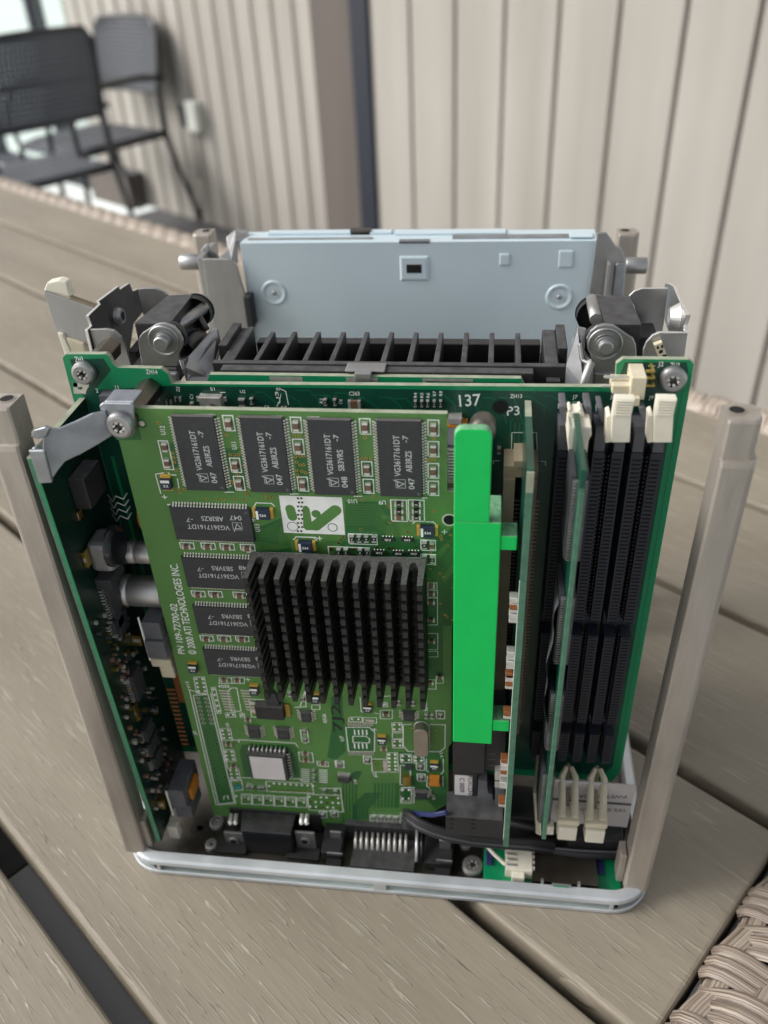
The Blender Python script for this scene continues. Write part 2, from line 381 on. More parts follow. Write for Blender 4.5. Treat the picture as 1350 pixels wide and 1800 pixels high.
# glazed balustrade past the end of the grooved wall
gx0 = endL - 1800
th = thing('glass_balustrade', W(uv(endL - 700, VL + 30, ZF)), 'glazed screen with dark upright frames at the far left of the terrace', 'balustrade')
pp1 = wall_at(38, 0, VL).dot(U)
b = MB(); b.box(gx0, endL - 1, VL + 20, VL + 90, ZF - 10, ZF + 60, 'navy_frame'); local(b, 'bottom_rail', th, bevel=2)
for xx in (pp1 - 30, pp1 - 900):
    b = MB(); b.box(xx, xx + 55, VL + 16, VL + 94, ZF + 61, ZF + 2500, 'navy_frame'); local(b, 'upright', th, bevel=2)
b = MB(); b.box(pp1 + 26, endL - 2, VL + 50, VL + 58, ZF + 61, ZF + 2450, 'glass'); local(b, 'pane', th)
b = MB(); b.box(pp1 - 844, pp1 - 31, VL + 50, VL + 58, ZF + 61, ZF + 2450, 'glass'); local(b, 'pane', th)
lw = wall_at(175, 350, VL - 60).dot(U); lw2 = wall_at(240, 350, VL - 60).dot(U)
b = MB(); b.box(lw, lw2, VL - 90, VL - .6, ZF + 1, ZF + 150, 'column_brown')
b.box(lw - 6, lw2 + 6, VL - 96, VL - .6, ZF + 150.5, ZF + 165, 'floor_tile')
o = local(b, 'low_plinth', None, bevel=3); o['label'] = 'low grey plinth on the floor against the grooved wall beneath the chairs'; o['category'] = 'plinth'

# city far outside, seen washed out through the glass
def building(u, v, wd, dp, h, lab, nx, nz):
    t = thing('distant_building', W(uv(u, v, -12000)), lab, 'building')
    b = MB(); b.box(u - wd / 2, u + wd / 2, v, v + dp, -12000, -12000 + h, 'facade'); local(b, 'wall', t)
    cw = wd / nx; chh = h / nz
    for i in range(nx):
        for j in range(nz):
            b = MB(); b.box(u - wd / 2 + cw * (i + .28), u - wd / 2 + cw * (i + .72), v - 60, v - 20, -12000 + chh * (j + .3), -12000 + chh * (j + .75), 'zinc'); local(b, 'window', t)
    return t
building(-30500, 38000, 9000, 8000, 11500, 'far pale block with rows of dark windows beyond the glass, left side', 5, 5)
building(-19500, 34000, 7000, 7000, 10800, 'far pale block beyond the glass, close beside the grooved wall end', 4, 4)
def far_tree(u, v, h, lab):
    t = thing('distant_tree', W(uv(u, v, -12000)), lab, 'tree')
    b = MB(); c = uv(u, v, -12000); b.tube([c, c + Vector((60, 0, h * .4)), c + Vector((0, 40, h * .6))], [220, 150, 90], 'column_brown'); b.build('trunk', t)
    b = MB()
    for i in range(500):
        a = random.random() * 6.28; rr = random.random() ** .5 * h * .28; zz = h * (.45 + .5 * random.random()); rr *= 1 - abs(zz / h - .68) * 1.6
        q = c + Vector((rr * math.cos(a), rr * math.sin(a), zz)); s = 130 + 260 * random.random()
        d1 = Vector((random.random() - .5, random.random() - .5, random.random() - .5)).normalized() * s; d2 = d1.orthogonal().normalized() * s
        b.face([q - d1, q - d2, q + d1, q + d2], 'tree_green')
    b.build('crown', t)
far_tree(-24500, 33000, 8200, 'small green tree between the far pale blocks')

# ================================================================== THE TABLE
tb = thing('patio_table', W(uv(-500, 0, ZF)), 'large outdoor table with grey-brown wood-look planks and a woven rattan edge', 'table')
UE, V0, V1, UW = 133.0, -520.0, 374.0, -1500.0
gaps = [-510, -424, -334, -244, -154, -64.5, 28.5, 121, 212, 298]
b = MB()
def plank(v0, v1): b.box(UW, UE, v0, v1, -165 - 18, -165, 'deck_wood')
ed = [V0] + [g for g in gaps[1:]] + [V1]
for i in range(len(ed) - 1):
    lo = ed[i] + (0 if i == 0 else (4.5 if abs(ed[i] + 64.5) < 1 else 2.6)); hi = ed[i + 1] - (0 if i == len(ed) - 2 else (4.5 if abs(ed[i + 1] + 64.5) < 1 else 2.6))
    plank(lo, hi)
local(b, 'planks', tb, bevel=1.8, seg=3)
b = MB()
for uu in (-1300, -800, -320, -135, 60):
    b.box(uu, uu + 60, V0 + 5, V1 - 5, -165 - 60, -165 - 18.5, 'under_dark')
b.box(UW, -66, -75, -54, -165 - 24, -165 - 18.6, 'under_dark'); b.box(-65, UE - 4, -74, -53.5, -165 - 24, -165 - 18.6, 'under_grey')
local(b, 'support_frame', tb)
# woven edge: ring profile wraps from the plank edge over and down the outside
def woven(path_a, path_b, outn, name='woven_edge', amp=1.0, wm='rattan', kx=1.0):
    A = Vector(path_a); B = Vector(path_b); T = (B - A).normalized(); L = (B - A).length; O = Vector(outn)
    b = MB()
    def prof(s):      # s in mm across the band
        if s < 34: t = s / 34 * math.pi; return (17 - 17 * math.cos(t)) * kx, -168 + 9 * kx * math.sin(t)
        return 34 * kx + .5, -168 - (s - 34)
    def ribbon(fn, n, wdt, hh):
        P = []
        for i in range(n + 1):
            p, sd_, up = fn(i / n); P.append((p - sd_ * wdt / 2, p - sd_ * wdt * .25 + up * hh, p + sd_ * wdt * .25 + up * hh, p + sd_ * wdt / 2))
        k = len(b.v); mi = b.mi(wm); ro = random.random() * 50
        for q in P: b.v += [tuple(x) for x in q]
        for i in range(n):
            for j in range(3):
                b.uv[len(b.f)] = [(ro + i / n * 3, j / 3), (ro + (i + 1) / n * 3, j / 3), (ro + (i + 1) / n * 3, (j + 1) / 3), (ro + i / n * 3, (j + 1) / 3)]
                a = k + i * 4 + j; b.f.append((a, a + 4, a + 5, a + 1)); b.m.append(mi); b.sm.append(True)
    SR = [6, 17, 28, 42, 56, 70, 84]
    period = 25.0
    for r, s in enumerate(SR):       # lengthwise reeds
        nn = int(L / 5.25)
        def fn(t, s=s, r=r):
            x, z = prof(s); x2, z2 = prof(s + .5); sd_ = (O * (x2 - x) + Vector((0, 0, z2 - z))).normalized(); up = sd_.cross(T) ; up = up if up.z + up.dot(O) * .5 > 0 else -up
            hgt = -1.3 * amp * math.cos(2 * math.pi * (t * L / period + .5 * (r % 2)))
            return A + T * (t * L) + O * x + Vector((0, 0, z)) + up * hgt, sd_, up
        ribbon(fn, nn, 9.0, 1.5)
    n = int(L / (period / 2))
    for i in range(n):
        base = (i + .5) * period / 2
        for w3 in (-1, 0, 1):
            off = w3 * 4.1 + random.uniform(-.3, .3)
            def fn(t, base=base, off=off, i=i):
                s = 1 + t * 92; x, z = prof(s); x2, z2 = prof(s + .5); d = (O * (x2 - x) + Vector((0, 0, z2 - z))).normalized(); up = d.cross(T); up = up if up.z + up.dot(O) * .5 > 0 else -up
                hgt = 1.0 + 1.9 * amp * math.cos(2 * math.pi * ((s - 6) / (22 if s < 40 else 28) + .5 * (i % 2)))
                return A + T * (base + off + 3 * math.sin(s * .06)) + O * x + Vector((0, 0, z)) + up * hgt, T, up
            ribbon(fn, 36, 4.5, 1.3)
    return b.build(name, tb)
woven(uv(UE + 2.5, V0, 0), uv(UE + 2.5, V1, 0), U)
woven(uv(UE + 2, V1 + 2, 0), uv(UW, V1 + 2, 0), V, amp=.4, wm='rattan_pale', kx=.6)
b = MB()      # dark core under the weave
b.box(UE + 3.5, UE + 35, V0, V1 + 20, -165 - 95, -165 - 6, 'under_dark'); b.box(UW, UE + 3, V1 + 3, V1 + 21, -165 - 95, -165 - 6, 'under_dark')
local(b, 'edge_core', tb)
for (uu, vv) in ((UE - 20, V1 - 30), (UE - 20, V0 + 30), (UW + 60, V1 - 30), (UW + 60, V0 + 30)):
    b = MB(); b.box(uu - 25, uu + 25, vv - 25, vv + 25, ZF, -165 - 61, 'under_dark'); local(b, 'leg', tb, bevel=4)

# ================================================================== CHAIRS
def make_chair(loc, heading, label, rib, lift=0.0):
    t = thing('terrace_chair', Vector((0, 0, 0)), label, 'chair', 'black stacking terrace chairs')
    k = MB()
    W2 = 210
    def bpt(a, h):      # curved back panel, a in -1..1 across, h 0..1 up
        return Vector((a * (W2 + 8 - 10 * h) * (1 - .16 * max(0, (h - .72) / .28) ** 2.5), -225 - 62 * h - 26 * (1 - a * a) + 10, 555 + lift + (265 + lift * .3) * h))
    nx, nz = 26, 16
    for i in range(nx):
        for j in range(nz):
            q = [bpt(-1 + 2 * (i + di) / nx, (j + dj) / nz) for di, dj in ((0, 0), (1, 0), (1, 1), (0, 1))]
            if not rib and 1 < i < nx - 2 and 0 < j < nz - 1 and j % 8 != 7:
                c = sum(q, Vector()) / 4; r = [c + (p - c) * .34 for p in q]
                for e in range(4): k.face([q[e], q[(e + 1) % 4], r[(e + 1) % 4], r[e]], 'chair_black')
            else: k.face(q, 'chair_black')
            if rib and j % 1 == 0:
                off = Vector((0, 5, 0)); m0 = [q[0] + (q[3] - q[0]) * .2 + off, q[1] + (q[2] - q[1]) * .2 + off, q[1] + (q[2] - q[1]) * .7 + off, q[0] + (q[3] - q[0]) * .7 + off]
                k.face(m0, 'chair_black'); k.face([q[0], q[1], m0[1], m0[0]], 'chair_black'); k.face([m0[3], m0[2], q[2], q[3]], 'chair_black')
    ob = k.build('backrest', None); ob.location = (0, 0, 0); ob.data.transform(Matrix.Identity(4)); attach(ob, t)
    s = ob.modifiers.new('thick', 'SOLIDIFY'); s.thickness = .008; s.offset = 0
    k = MB()
    rim = [bpt(-1, i / 8) for i in range(9)] + [bpt(-1 + i / 8, 1) + Vector((0, 0, 6 * math.sin(math.pi * i / 16))) for i in range(1, 17)] + [bpt(1, 1 - i / 8) for i in range(1, 9)]
    k.tube(rim, 9, 'chair_tube', seg=8); k.tube([bpt(-1 + i / 8, 0) for i in range(17)], 9, 'chair_tube', seg=8)
    ob = k.build('back_frame', None); ob.location = (0, 0, 0); attach(ob, t)
    k = MB(); n = 10
    def spt(a, f): return Vector((a * (215 - 10 * f), -205 + 430 * f, 412 - 10 * math.sin(math.pi * f) * (1 - a * a) - 14 * max(0, f - .8) / .2))
    P = [[spt(-1 + 2 * i / n, j / n) for i in range(n + 1)] for j in range(n + 1)]
    for j in range(n):
        for i in range(n): k.face([P[j][i], P[j][i + 1], P[j + 1][i + 1], P[j + 1][i]], 'chair_black', True)
    ob = k.build('seat', None); ob.location = (0, 0, 0); attach(ob, t)
    s = ob.modifiers.new('thick', 'SOLIDIFY'); s.thickness = .022; s.offset = -1
    k = MB()
    k.tube([(-213, -205, 395), (213, -205, 395)], 11, 'chair_tube', seg=8); k.tube([(-205, 200, 380), (205, 200, 380)], 9, 'chair_tube', seg=8)
    for sx in (-1, 1): k.tube([(sx * 218, -205, 395), (sx * 210, 215, 385)], 11, 'chair_tube', seg=8)
    ob = k.build('seat_frame', None); ob.location = (0, 0, 0); attach(ob, t)
    for sx in (-1, 1):
        k = MB(); k.tube([(sx * 222, -330, 0), (sx * 222, -255, 240), (sx * 222, -212, 400), (sx * 220, -215, 560 + lift), (sx * 213, -250, 700 + lift), (sx * 205, -280, 800 + lift)], [11, 11, 13, 12, 10, 9], 'chair_tube', seg=8)
        ob = k.build('leg', None); ob.location = (0, 0, 0); attach(ob, t)
        k = MB(); k.tube([(sx * 228, 262, 0), (sx * 225, 235, 200), (sx * 214, 215, 390), (sx * 218, 220, 400)], 11, 'chair_tube', seg=8)
        ob = k.build('leg', None); ob.location = (0, 0, 0); attach(ob, t)
        k = MB(); k.tube([(sx * 220, -250, 610), (sx * 232, -120, 625), (sx * 235, 100, 620), (sx * 232, 190, 600), (sx * 226, 225, 500), (sx * 216, 220, 400)], [10, 13, 14, 13, 11, 10], 'chair_tube', seg=8)
        ob = k.build('armrest', None); ob.location = (0, 0, 0); attach(ob, t)
    t.location = loc; t.rotation_euler = (0, 0, heading)
    return t
def floor_pt(px, py, h): p = onZ(px, py, ZF + h); return p
# chair by the wall: rear legs stand at these two spots
fa = floor_pt(352, 388, 0); fb = floor_pt(252, 366, 0); d = (fb - fa); d.z = 0; d.normalize()
fwd = Vector((-d.y, d.x, 0))
if fwd.y > 0: fwd = -fwd
mid = (fa + fb) / 2; org = mid + fwd * 330
make_chair(W((org.x, org.y, ZF)), math.atan2(-fwd.x, fwd.y), 'black stacking armchair against the grooved wall, its ribbed back lit grey', True)
rc = floor_pt(196, 290, 405); dirb = Vector((math.sin(R_(35)), math.cos(R_(35)), 0)); fw = Vector((-dirb.y, dirb.x, 0))
org = rc - dirb * 215 + fw * 205
make_chair(W((org.x, org.y, ZF)), math.atan2(-fw.x, fw.y), 'black stacking armchair with perforated back at the far left, seen from behind', False, 28.0)

# ================================================================== THE COMPUTER CORE
core = thing('computer_core', W((44, 65, -165)), 'opened cube computer core with green circuit boards standing on the plank table', 'computer')
def scr(parent, c, r, name='screw', m='steel', ax=(0, -1, 0), h=2.2):
    b = MB(); b.lathe(c, ax, [(0, r), (h * .55, r), (h * .9, r * .9), (h, r * .75), (h, r * .46), (h * .35, r * .40)], m, 28, [m] * 4 + ['steel_dark', 'steel_dark'])
    c = Vector(c); ax = Vector(ax)
    u = ax.orthogonal().normalized(); q = ax.cross(u)
    for k in range(6):      # six lobes of the drive recess
        a = k * math.pi / 3; p = c + ax * (h + .02) + u * math.cos(a) * r * .40 + q * math.sin(a) * r * .40
        b.lathe(p - ax * h * .6, ax, [(0, r * .13), (h * .55, r * .13)], 'solder', 8)
    return b.build(name, parent, origin=c)
def poly(c, pts, Y): return [PY(c, x, y, Y) for x, y in pts]

# ---- bottom frame (white rail with a grey channel) and chassis floor
b = MB()
fx0, fx1, fy0, fy1, fr = -43.5, 130.0, -18.6, 152.0, 13.0
def rr(inset):
    P = []
    for cx, cy, a0 in ((fx0 + fr, fy0 + fr, 180), (fx1 - fr, fy0 + fr, 270), (fx1 - fr, fy1 - fr, 0), (fx0 + fr, fy1 - fr, 90)):
        for k in range(9): a = R_(a0 + k * 90 / 8); P.append((cx + (fr - inset) * math.cos(a), cy + (fr - inset) * math.sin(a)))
    return P
prof = [(3.2, -164.9, 'frame_white'), (.5, -164.9, 'frame_white'), (0, -164.3, 'frame_white'), (0, -163.1, 'frame_white'), (.3, -162.8, 'frame_channel'), (1.3, -162.7, 'frame_channel'), (1.4, -159.9, 'frame_white'), (.3, -159.7, 'frame_white'), (0, -159.4, 'frame_white'), (.3, -158.2, 'frame_white'), (1.0, -157.5, 'frame_white'), (3.6, -157.2, 'frame_white'), (4.0, -157.8, 'frame_white'), (4.0, -164.5, 'frame_white')]
rings = [[(x, y, z) for x, y in rr(i)] for i, z, m in prof]; n = len(rings[0])
for i in range(len(prof) - 1):
    for j in range(n): b.face([rings[i][j], rings[i][(j + 1) % n], rings[i + 1][(j + 1) % n], rings[i + 1][j]], prof[i][2])
for xx in (44.5, ): b.box(xx - 2.0, xx + 2.0, fy0 + .08, fy0 + 1.6, -163.0, -159.5, 'frame_white')
for xx in (fx0 + 13.5, fx1 - 12.5): b.box(xx - .5, xx + .5, fy0 + .25, fy0 + 1.7, -163.0, -159.5, 'frame_white'); b.box(xx - (-.8 if xx > 0 else 1.9), xx + (1.9 if xx > 0 else -.8), fy0 + 1.0, fy0 + 1.7, -162.8, -161, 'hole')
b.build('base_frame', core, origin=(0, 0, -165))
b = MB(); b.prism([(x, y, -163.8) for x, y in rr(4.2)], (0, 0, .8), 'base_plate_metal'); bp_ = b.build('floor_plate', core, origin=(44, 60, -163))
for (px, py), rad in (((545 / 1, 1), 0),): pass
for c, x, y, r in (('c', 325, 1140, 2.6), ('c', 285, 1295, 2.2), ('g', 800, 830, 2.2), ('g', 860, 1000, 3.6), ('g', 1240, 690, 3.2), ('m', 1145, 1415, 2.0), ('f', 460, 915, 2.4)):
    p = PZ(c, x, y, -162.6); scr(core, (p.x, p.y, -162.9), r, 'screw', 'aluminium', (0, 0, 1), 1.4)
for c, x, y in (('m', 870, 1440), ('m', 1030, 1450), ('m', 1075, 1420), ('c', 200, 1170), ('c', 160, 1190)):
    p = PZ(c, x, y, -162.8); b = MB(); b.face([(p.x + 1.3 * math.cos(a), p.y + 1.0 * math.sin(a), -162.9) for a in [i * math.pi / 5 for i in range(10)]], 'hole'); b.build('vent_hole', bp_)

# ---- corner posts
def post(bx, by, tx, ty, ztop, sx, name='post'):
    """bx, by / tx, ty: middle of the inner face at the foot and the top; sx: which way the outer side points"""
    def sect(cx, cy, z, w, f, k):          # w wide, f in front of the middle, k behind it
        P = [(0, k), (0, -f * .88), (.07, -f), (.72, -f)] + [(.72 + .28 * math.sin(a), -f + (f + k * .3) * (1 - math.cos(a)) * .9) for a in [i * math.pi / 12 for i in range(1, 7)]] + [(.95, k * .7), (.86, k)]
        P = [(cx + sx * w * x, cy + y, z) for x, y in P]
        return P if sx > 0 else P[::-1]
    b = MB(); L = lambda t: (bx + (tx - bx) * t, by + (ty - by) * t, -158 + (ztop + 158) * t); S = []
    for t, w_, f, k, o in ((0, 8.4, 4.2, 3.2, 0), (.04, 8.2, 4.0, 3.0, 0), (.935, 8.2, 4.0, 3.0, 0), (.943, 8.0, 3.8, 3.0, 0), (.944, 7.6, 2.9, 4.6, 0), (.996, 7.5, 2.9, 4.6, 0), (1, 7.1, 2.6, 4.3, 0)):
        c = L(t); S.append(sect(c[0], c[1], c[2], w_, f, k))
    n = len(S[0])
    for i in range(len(S) - 1):
        for j in range(n): b.face([S[i][j], S[i][(j + 1) % n], S[i + 1][(j + 1) % n], S[i + 1][j]], 'cast_alloy')
    b.face(S[-1], 'cast_alloy'); b.face(S[0][::-1], 'cast_alloy')
    xi = bx - sx * 2.2; b.box(min(xi, bx - sx * .05), max(xi, bx - sx * .05), by - 2, by + 3.5, -158, -144, 'cast_alloy')
    o = b.build(name, core, origin=(bx, by, -158), bevel=.5, seg=3)
    for m_ in o.modifiers: m_.angle_limit = R_(28)
    h = MB(); h.lathe((tx + sx * 2.6, ty + 1.6, ztop - 2), (0, 0, 1), [(0, 1.7), (2.06, 1.7), (2.12, 2.0), (2.16, 1.6)], 'steel', 20, ['hole', 'cast_alloy', 'cast_alloy', 'hole'])
    h.build('threaded_hole', o, origin=(tx, ty, ztop)); return o
post(-35.2, -11.5, -32.9, -8.4, 7.5, -1); post(121.2, -9.5, 123.2, -7.0, 7.0, 1)
post(-31.0, 138, -30.5, 138, 1.5, -1); post(116.5, 136, 117.0, 136, 1.0, 1)

# ---- main circuit board
YM = 17.3
TT = lambda x, y: PY('t', x, y, YM)
RR = lambda x, y: PY('r', x, y, YM)
top = [TT(385, 960), TT(330, 748), TT(348, 728), TT(555, 728), TT(575, 742), TT(592, 776), TT(617, 799), TT(848, 804), TT(884, 832), TT(905, 884)]
zt = top[-1].z
top += [PY('r', 520, 1040, YM), PY('r', 532, 920, YM), PY('r', 537, 828, YM), PY('r', 600, 784, YM), PY('r', 1200, 790, YM), PY('r', 1247, 832, YM)]
ob = [(p.x, p.z) for p in top] + [(121.6, -140), (119.5, -146), (-31.5, -146), (-31.5, -6), (top[0].x, -6)]
b = MB(); b.prism([(x, YM, z) for x, z in ob], (0, 1.6, 0), 'board_edge', cap='board_rim')
# dark field inside the bright rim
inn = [(-29.8, -9), (TT(410, 880).x, TT(410, 880).z), (TT(370, 760).x, TT(370, 760).z + .3), (TT(545, 750).x, TT(545, 750).z), (TT(585, 810).x, TT(585, 810).z), (TT(500, 905).x, TT(500, 905).z - .6), (TT(900, 935).x, -.8), (90, -.8), (PY('r', 560, 1035, YM).x, -.6), (PY('r', 575, 930, YM).x, 4.4), (PY('r', 610, 850, YM).x, 7.0), (PY('r', 1170, 855, YM).x, 7.2), (PY('r', 1195, 880, YM).x, 5), (118.3, 0), (118.8, -138), (116, -143), (-29.8, -143)]
b.face([(x, YM - .03, z) for x, z in inn][::-1], 'board_green')
def P2(c, x, y, Y=YM): p = PY(c, x, y, Y); return (p.x, p.z)
YS = YM - .08
for pts in ([(420, 920), (490, 890)], ):
    pass
def btext(t, c, ax, ay, bx_, by_, h, m='silk', B=None, Y=YS):
    B = B or b; p = PY(c, ax, ay, Y); q = PY(c, bx_, by_, Y); B.text(t, p, q, h, m)
btext('ZH3', 't', 398, 768, 442, 768, 1.5); btext('ZH14', 't', 772, 832, 832, 834, 1.3); btext('J1', 't', 605, 913, 628, 913, 1.2)
btext('J2', 'r', 915, 850, 965, 850, 1.2); btext('ZH2', 'r', 1020, 865, 1110, 868, 1.4)
btext('J7', 'n', 222, 485, 265, 485, 1.0); btext('J8', 'n', 542, 485, 580, 485, 1.0); btext('J9', 'n', 867, 490, 908, 490, 1.0)
btext('S1', 'q', 115, 880, 138, 880, .9); btext('U2', 'q', 265, 893, 292, 893, .9); btext('C4', 'q', 388, 970, 412, 970, .9); btext('C263', 'q', 815, 905, 868, 905, 1.1)
btext('C1', 'q', 27, 925, 27, 902, .9); btext('R2', 'q', 683, 945, 683, 920, .9); btext('R3', 'q', 763, 925, 763, 948, .9)
for i, t in enumerate(('R4', 'R5', 'R6', 'R7', 'R8')): btext(t, 'q', 1157 + i * 32, 917 - (9 if i > 2 else 0), 1157 + i * 32, 892 - (9 if i > 2 else 0), .8)
btext('C6', 's', 190, 728, 211, 728, .9); btext('ZH5', 's', 286, 733, 318, 733, 1.1); btext('ZH13', 's', 408, 664, 452, 664, 1.1); btext('J4', 's', 390, 890, 408, 890, .9); btext('L2', 's', 398, 868, 398, 848, .9)
btext('137', 's', 224, 695, 303, 690, 3.3); btext('P3', 's', 397, 728, 444, 725, 2.6); btext('D3', 't', 948, 925, 948, 902, 1.0); btext('U1', 't', 820, 975, 844, 975, .9); btext('2', 't', 508, 930, 520, 930, 1.2)
btext('R9', 'q', 448, 880, 470, 880, .8); btext('U3', 'q', 470, 945, 455, 885, .9)
def bl(c, pts, wd=.22, m='silk', close=False, B=None, Y=YS):
    (B or b).line([(PY(c, x, y, Y).x, PY(c, x, y, Y).z) for x, y in pts], Y, wd, m, close)
bl('s', [(415, 790), (505, 790), (508, 860), (413, 865)], .2, close=True)
bl('s', [(348, 905), (348, 893), (368, 893)], .2); bl('s', [(522, 895), (538, 895), (538, 910)], .2)
bl('s', [(585, 700), (585, 686), (605, 686)], .25); bl('s', [(672, 686), (694, 686), (694, 700)], .25)
bl('s', [(722, 710), (722, 689), (742, 688)], .25); bl('s', [(862, 689), (882, 689)], .25)
bl('r', [(835, 848), (885, 848)], .3); bl('t', [(545, 940), (545, 926), (570, 926)], .3); bl('t', [(685, 928), (700, 928)], .3)
bl('q', [(475, 875), (495, 885), (508, 950)], .25); bl('q', [(450, 960), (462, 940), (470, 900)], .2)
bl('s', [(186, 735), (235, 735), (235, 765)], .25); bl('q', [(70, 895), (62, 910)], .3); bl('q', [(165, 890), (188, 890)], .25)
for i in range(16):      # traces on the board
    x0 = 15 + i * 5.1 + random.random() * 2; z0 = -1.5 - random.random() * 2
    b.line([(x0, z0), (x0 + random.uniform(1, 4), z0), (x0 + random.uniform(4, 6), z0 - 2.5), (x0 + 6, z0 - 7)], YM - .05, .25, 'board_trace')
for i in range(6): b.line([(80 + i * 1.1, -9 - i * .5), (80 + i * 1.1, -30)], YM - .05, .3, 'board_trace')
b.line([P2('l', 712, 110), P2('l', 955, 1020)], YM - .06, .9, 'board_rim')  # bright green strip paints a reflection glinting along the board
b.line([(119.7, 4), (119.9, -136)], YM - .05, .2, 'board_trace')
for i in range(90): b.disc(random.uniform(62, 120), random.uniform(-40, 1), YM - .06, .22, 'board_trace', 6)
p = PY('s', 373, 696, YM - .1); b.disc(p.x, p.z, YM - .1, 2.1, 'solder_mask_deep', 24); b.disc(p.x, p.z, YM - .13, 1.65, 'hole', 24)
p = PY('t', 430, 915, YM - .1); bl('t', [(397, 890), (455, 890), (440, 925), (400, 925)], 1.2, 'tin', True)
mb = b.build('main_board', core, origin=(44, YM, -70))
for c, x, y, r in (('t', 435, 835, 3.1), ('r', 1057, 985, 3.2)):
    p = PY(c, x, y, YM - 2); scr(mb, (p.x, YM - .2, p.z), r)
# switch and small parts near the top edge
def smd(parent, x, z, Y, w_, h_, kind='cap', name=None, t=.9):
    """two-terminal chip part lying on a board plane at depth Y, w_ x h_ mm; long side carries the metal ends"""
    b = MB(); body, end, nm = {'cap': ('cap_brown', 'solder', 'capacitor'), 'res': ('resistor_black', 'solder', 'resistor'), 'tant': ('tant_blue', 'tant_yellow', 'tantalum_capacitor'), 'dark': ('chip_black', 'solder', 'diode')}[kind]
    v = h_ >= w_; L_ = max(w_, h_); S_ = min(w_, h_); e = L_ * .24
    if kind == 'tant': t = 1.7; e = L_ * .16
    for a0, a1, m, g in ((-L_ / 2, -L_ / 2 + e, end, .03), (-L_ / 2 + e, L_ / 2 - e, body, 0), (L_ / 2 - e, L_ / 2, end, .03)):
        tt = t + g if not (kind == 'tant' and m == end) else t * .55
        s = S_ / 2 + g
        if v: b.box(x - s, x + s, Y - tt, Y + .0, z + a0, z + a1, m, .05)
        else: b.box(x + a0, x + a1, Y - tt, Y + .0, z - s, z + s, m, .05)
    if kind == 'tant':
        if v: b.text('22', (x - .7, Y - t - .02, z - L_ * .15), (x + .7, Y - t - .02, z - L_ * .15), .7, 'silk'); b.box(x - S_ * .45, x + S_ * .45, Y - t - .012, Y - t, z + L_ * .12, z + L_ * .3, 'silk')
        else: b.text('M5', (x + .9, Y - t - .02, z + .35), (x - .7, Y - t - .02, z + .35), .8, 'silk'); b.box(x - L_ * .3, x - L_ * .18, Y - t - .012, Y - t, z - S_ * .45, z + S_ * .45, 'silk')
    if kind == 'res': b.box(x - w_ * .16, x + w_ * .16, Y - t - .012, Y - t, z - h_ * .1, z + h_ * .1, 'chip_text')
    return b.build(name or nm, parent, origin=(x, Y, z))
def P3(c, x, y, Y): p = PY(c, x, y, Y); return p.x, p.z
for c, x, y, w_, h_, k in (('q', 697, 933, .8, 1.9, 'res'), ('q', 744, 933, .8, 1.9, 'res'), ('q', 843, 945, 3.2, 2.2, 'cap'), ('q', 1150, 940, .7, 1.8, 'res'), ('q', 1182, 940, .7, 1.8, 'res'), ('q', 1212, 940, .7, 1.8, 'res'),
        ('q', 1245, 940, .7, 1.8, 'res'), ('q', 1277, 940, .7, 1.8, 'res'), ('q', 25, 950, .9, 1.8, 'cap'), ('q', 325, 928, .9, 1.8, 'res'), ('q', 487, 965, 1.4, .8, 'cap'), ('s', 368, 850, .9, 2.0, 'cap'), ('t', 895, 975, 1.4, 1.2, 'dark'), ('t', 942, 960, 1.6, 1.2, 'dark'), ('q', 276, 935, 1.6, 2.2, 'dark')):
    x, z = P3(c, x, y, YM); smd(mb, x, z, YM - .1, w_, h_, k)
x, z = P3('q', 128, 940, YM); b = MB()
b.box(x - 3, x + 3, YM - 2.2, YM - .1, z - 2.6, z + 2.6, 'tin', .2); b.lathe((x, YM - 2.2, z - .6), (0, -1, 0), [(0, 1.5), (1.3, 1.5), (1.6, 1.2)], 'steel_dark', 16)
for sx in (-1, 1): b.box(x + sx * 3.05 - (.9 if sx < 0 else 0), x + sx * 3.05 + (.9 if sx > 0 else 0), YM - .8, YM - .12, z + .6, z + 1.9, 'solder')
b.build('reset_switch', mb, origin=(x, YM, z), bevel=.1)
# header J1 behind the bracket
x, z = P3('t', 620, 955, YM - 3); b = MB(); b.box(x - 4.5, x + 5.5, YM - 4, YM - .1, z - 3.5, z + .8, 'slot_grey')
for i in range(4): b.box(x - 3.4 + i * 2.2, x - 2.4 + i * 2.2, YM - 4.1, YM - 4.02, z - 2.2, z - .6, 'hole')
b.build('header', mb, origin=(x, YM, z))
# ivory connector J2 at the right corner, lying on its side
b = MB()
A = lambda x, y, Y=14.0: PY('r', x, y, Y)
z0 = A(640, 990).z; p0, p1, p2 = A(490, 990), A(645, 990), A(780, 990)
b.box(p0.x, p1.x + 1, 11, YM - .1, A(490, 1060).z + .3, A(490, 975).z, 'ivory_old'); b.box(p1.x, p2.x, 9.5, YM - .1, A(700, 1110).z + 1, A(700, 855).z - .6, 'ivory_old'); b.box(p1.x + .6, p2.x - 1.2, 7.8, 9.45, A(700, 1110).z + .2, A(700, 1030).z, 'ivory_old')
for yy, xa in ((940, 420), (1020, 400)):
    q = A(xa, yy); b.box(q.x, p0.x - .1 if yy > 1000 else p1.x - .1, 13.2, 14, q.z - .35, q.z + .35, 'tin')
for yy in (880, 940, 1010): q = A(850, yy); b.box(p2.x + .1, q.x + .8, 12.6, 13.4, q.z - .3, q.z + .4, 'gold'); b.box(q.x + .1, q.x + .8, 13.4, YM - .1, q.z - .3, q.z + .4, 'gold')
b.build('corner_connector', mb, origin=(p1.x, YM, z0), bevel=.2)

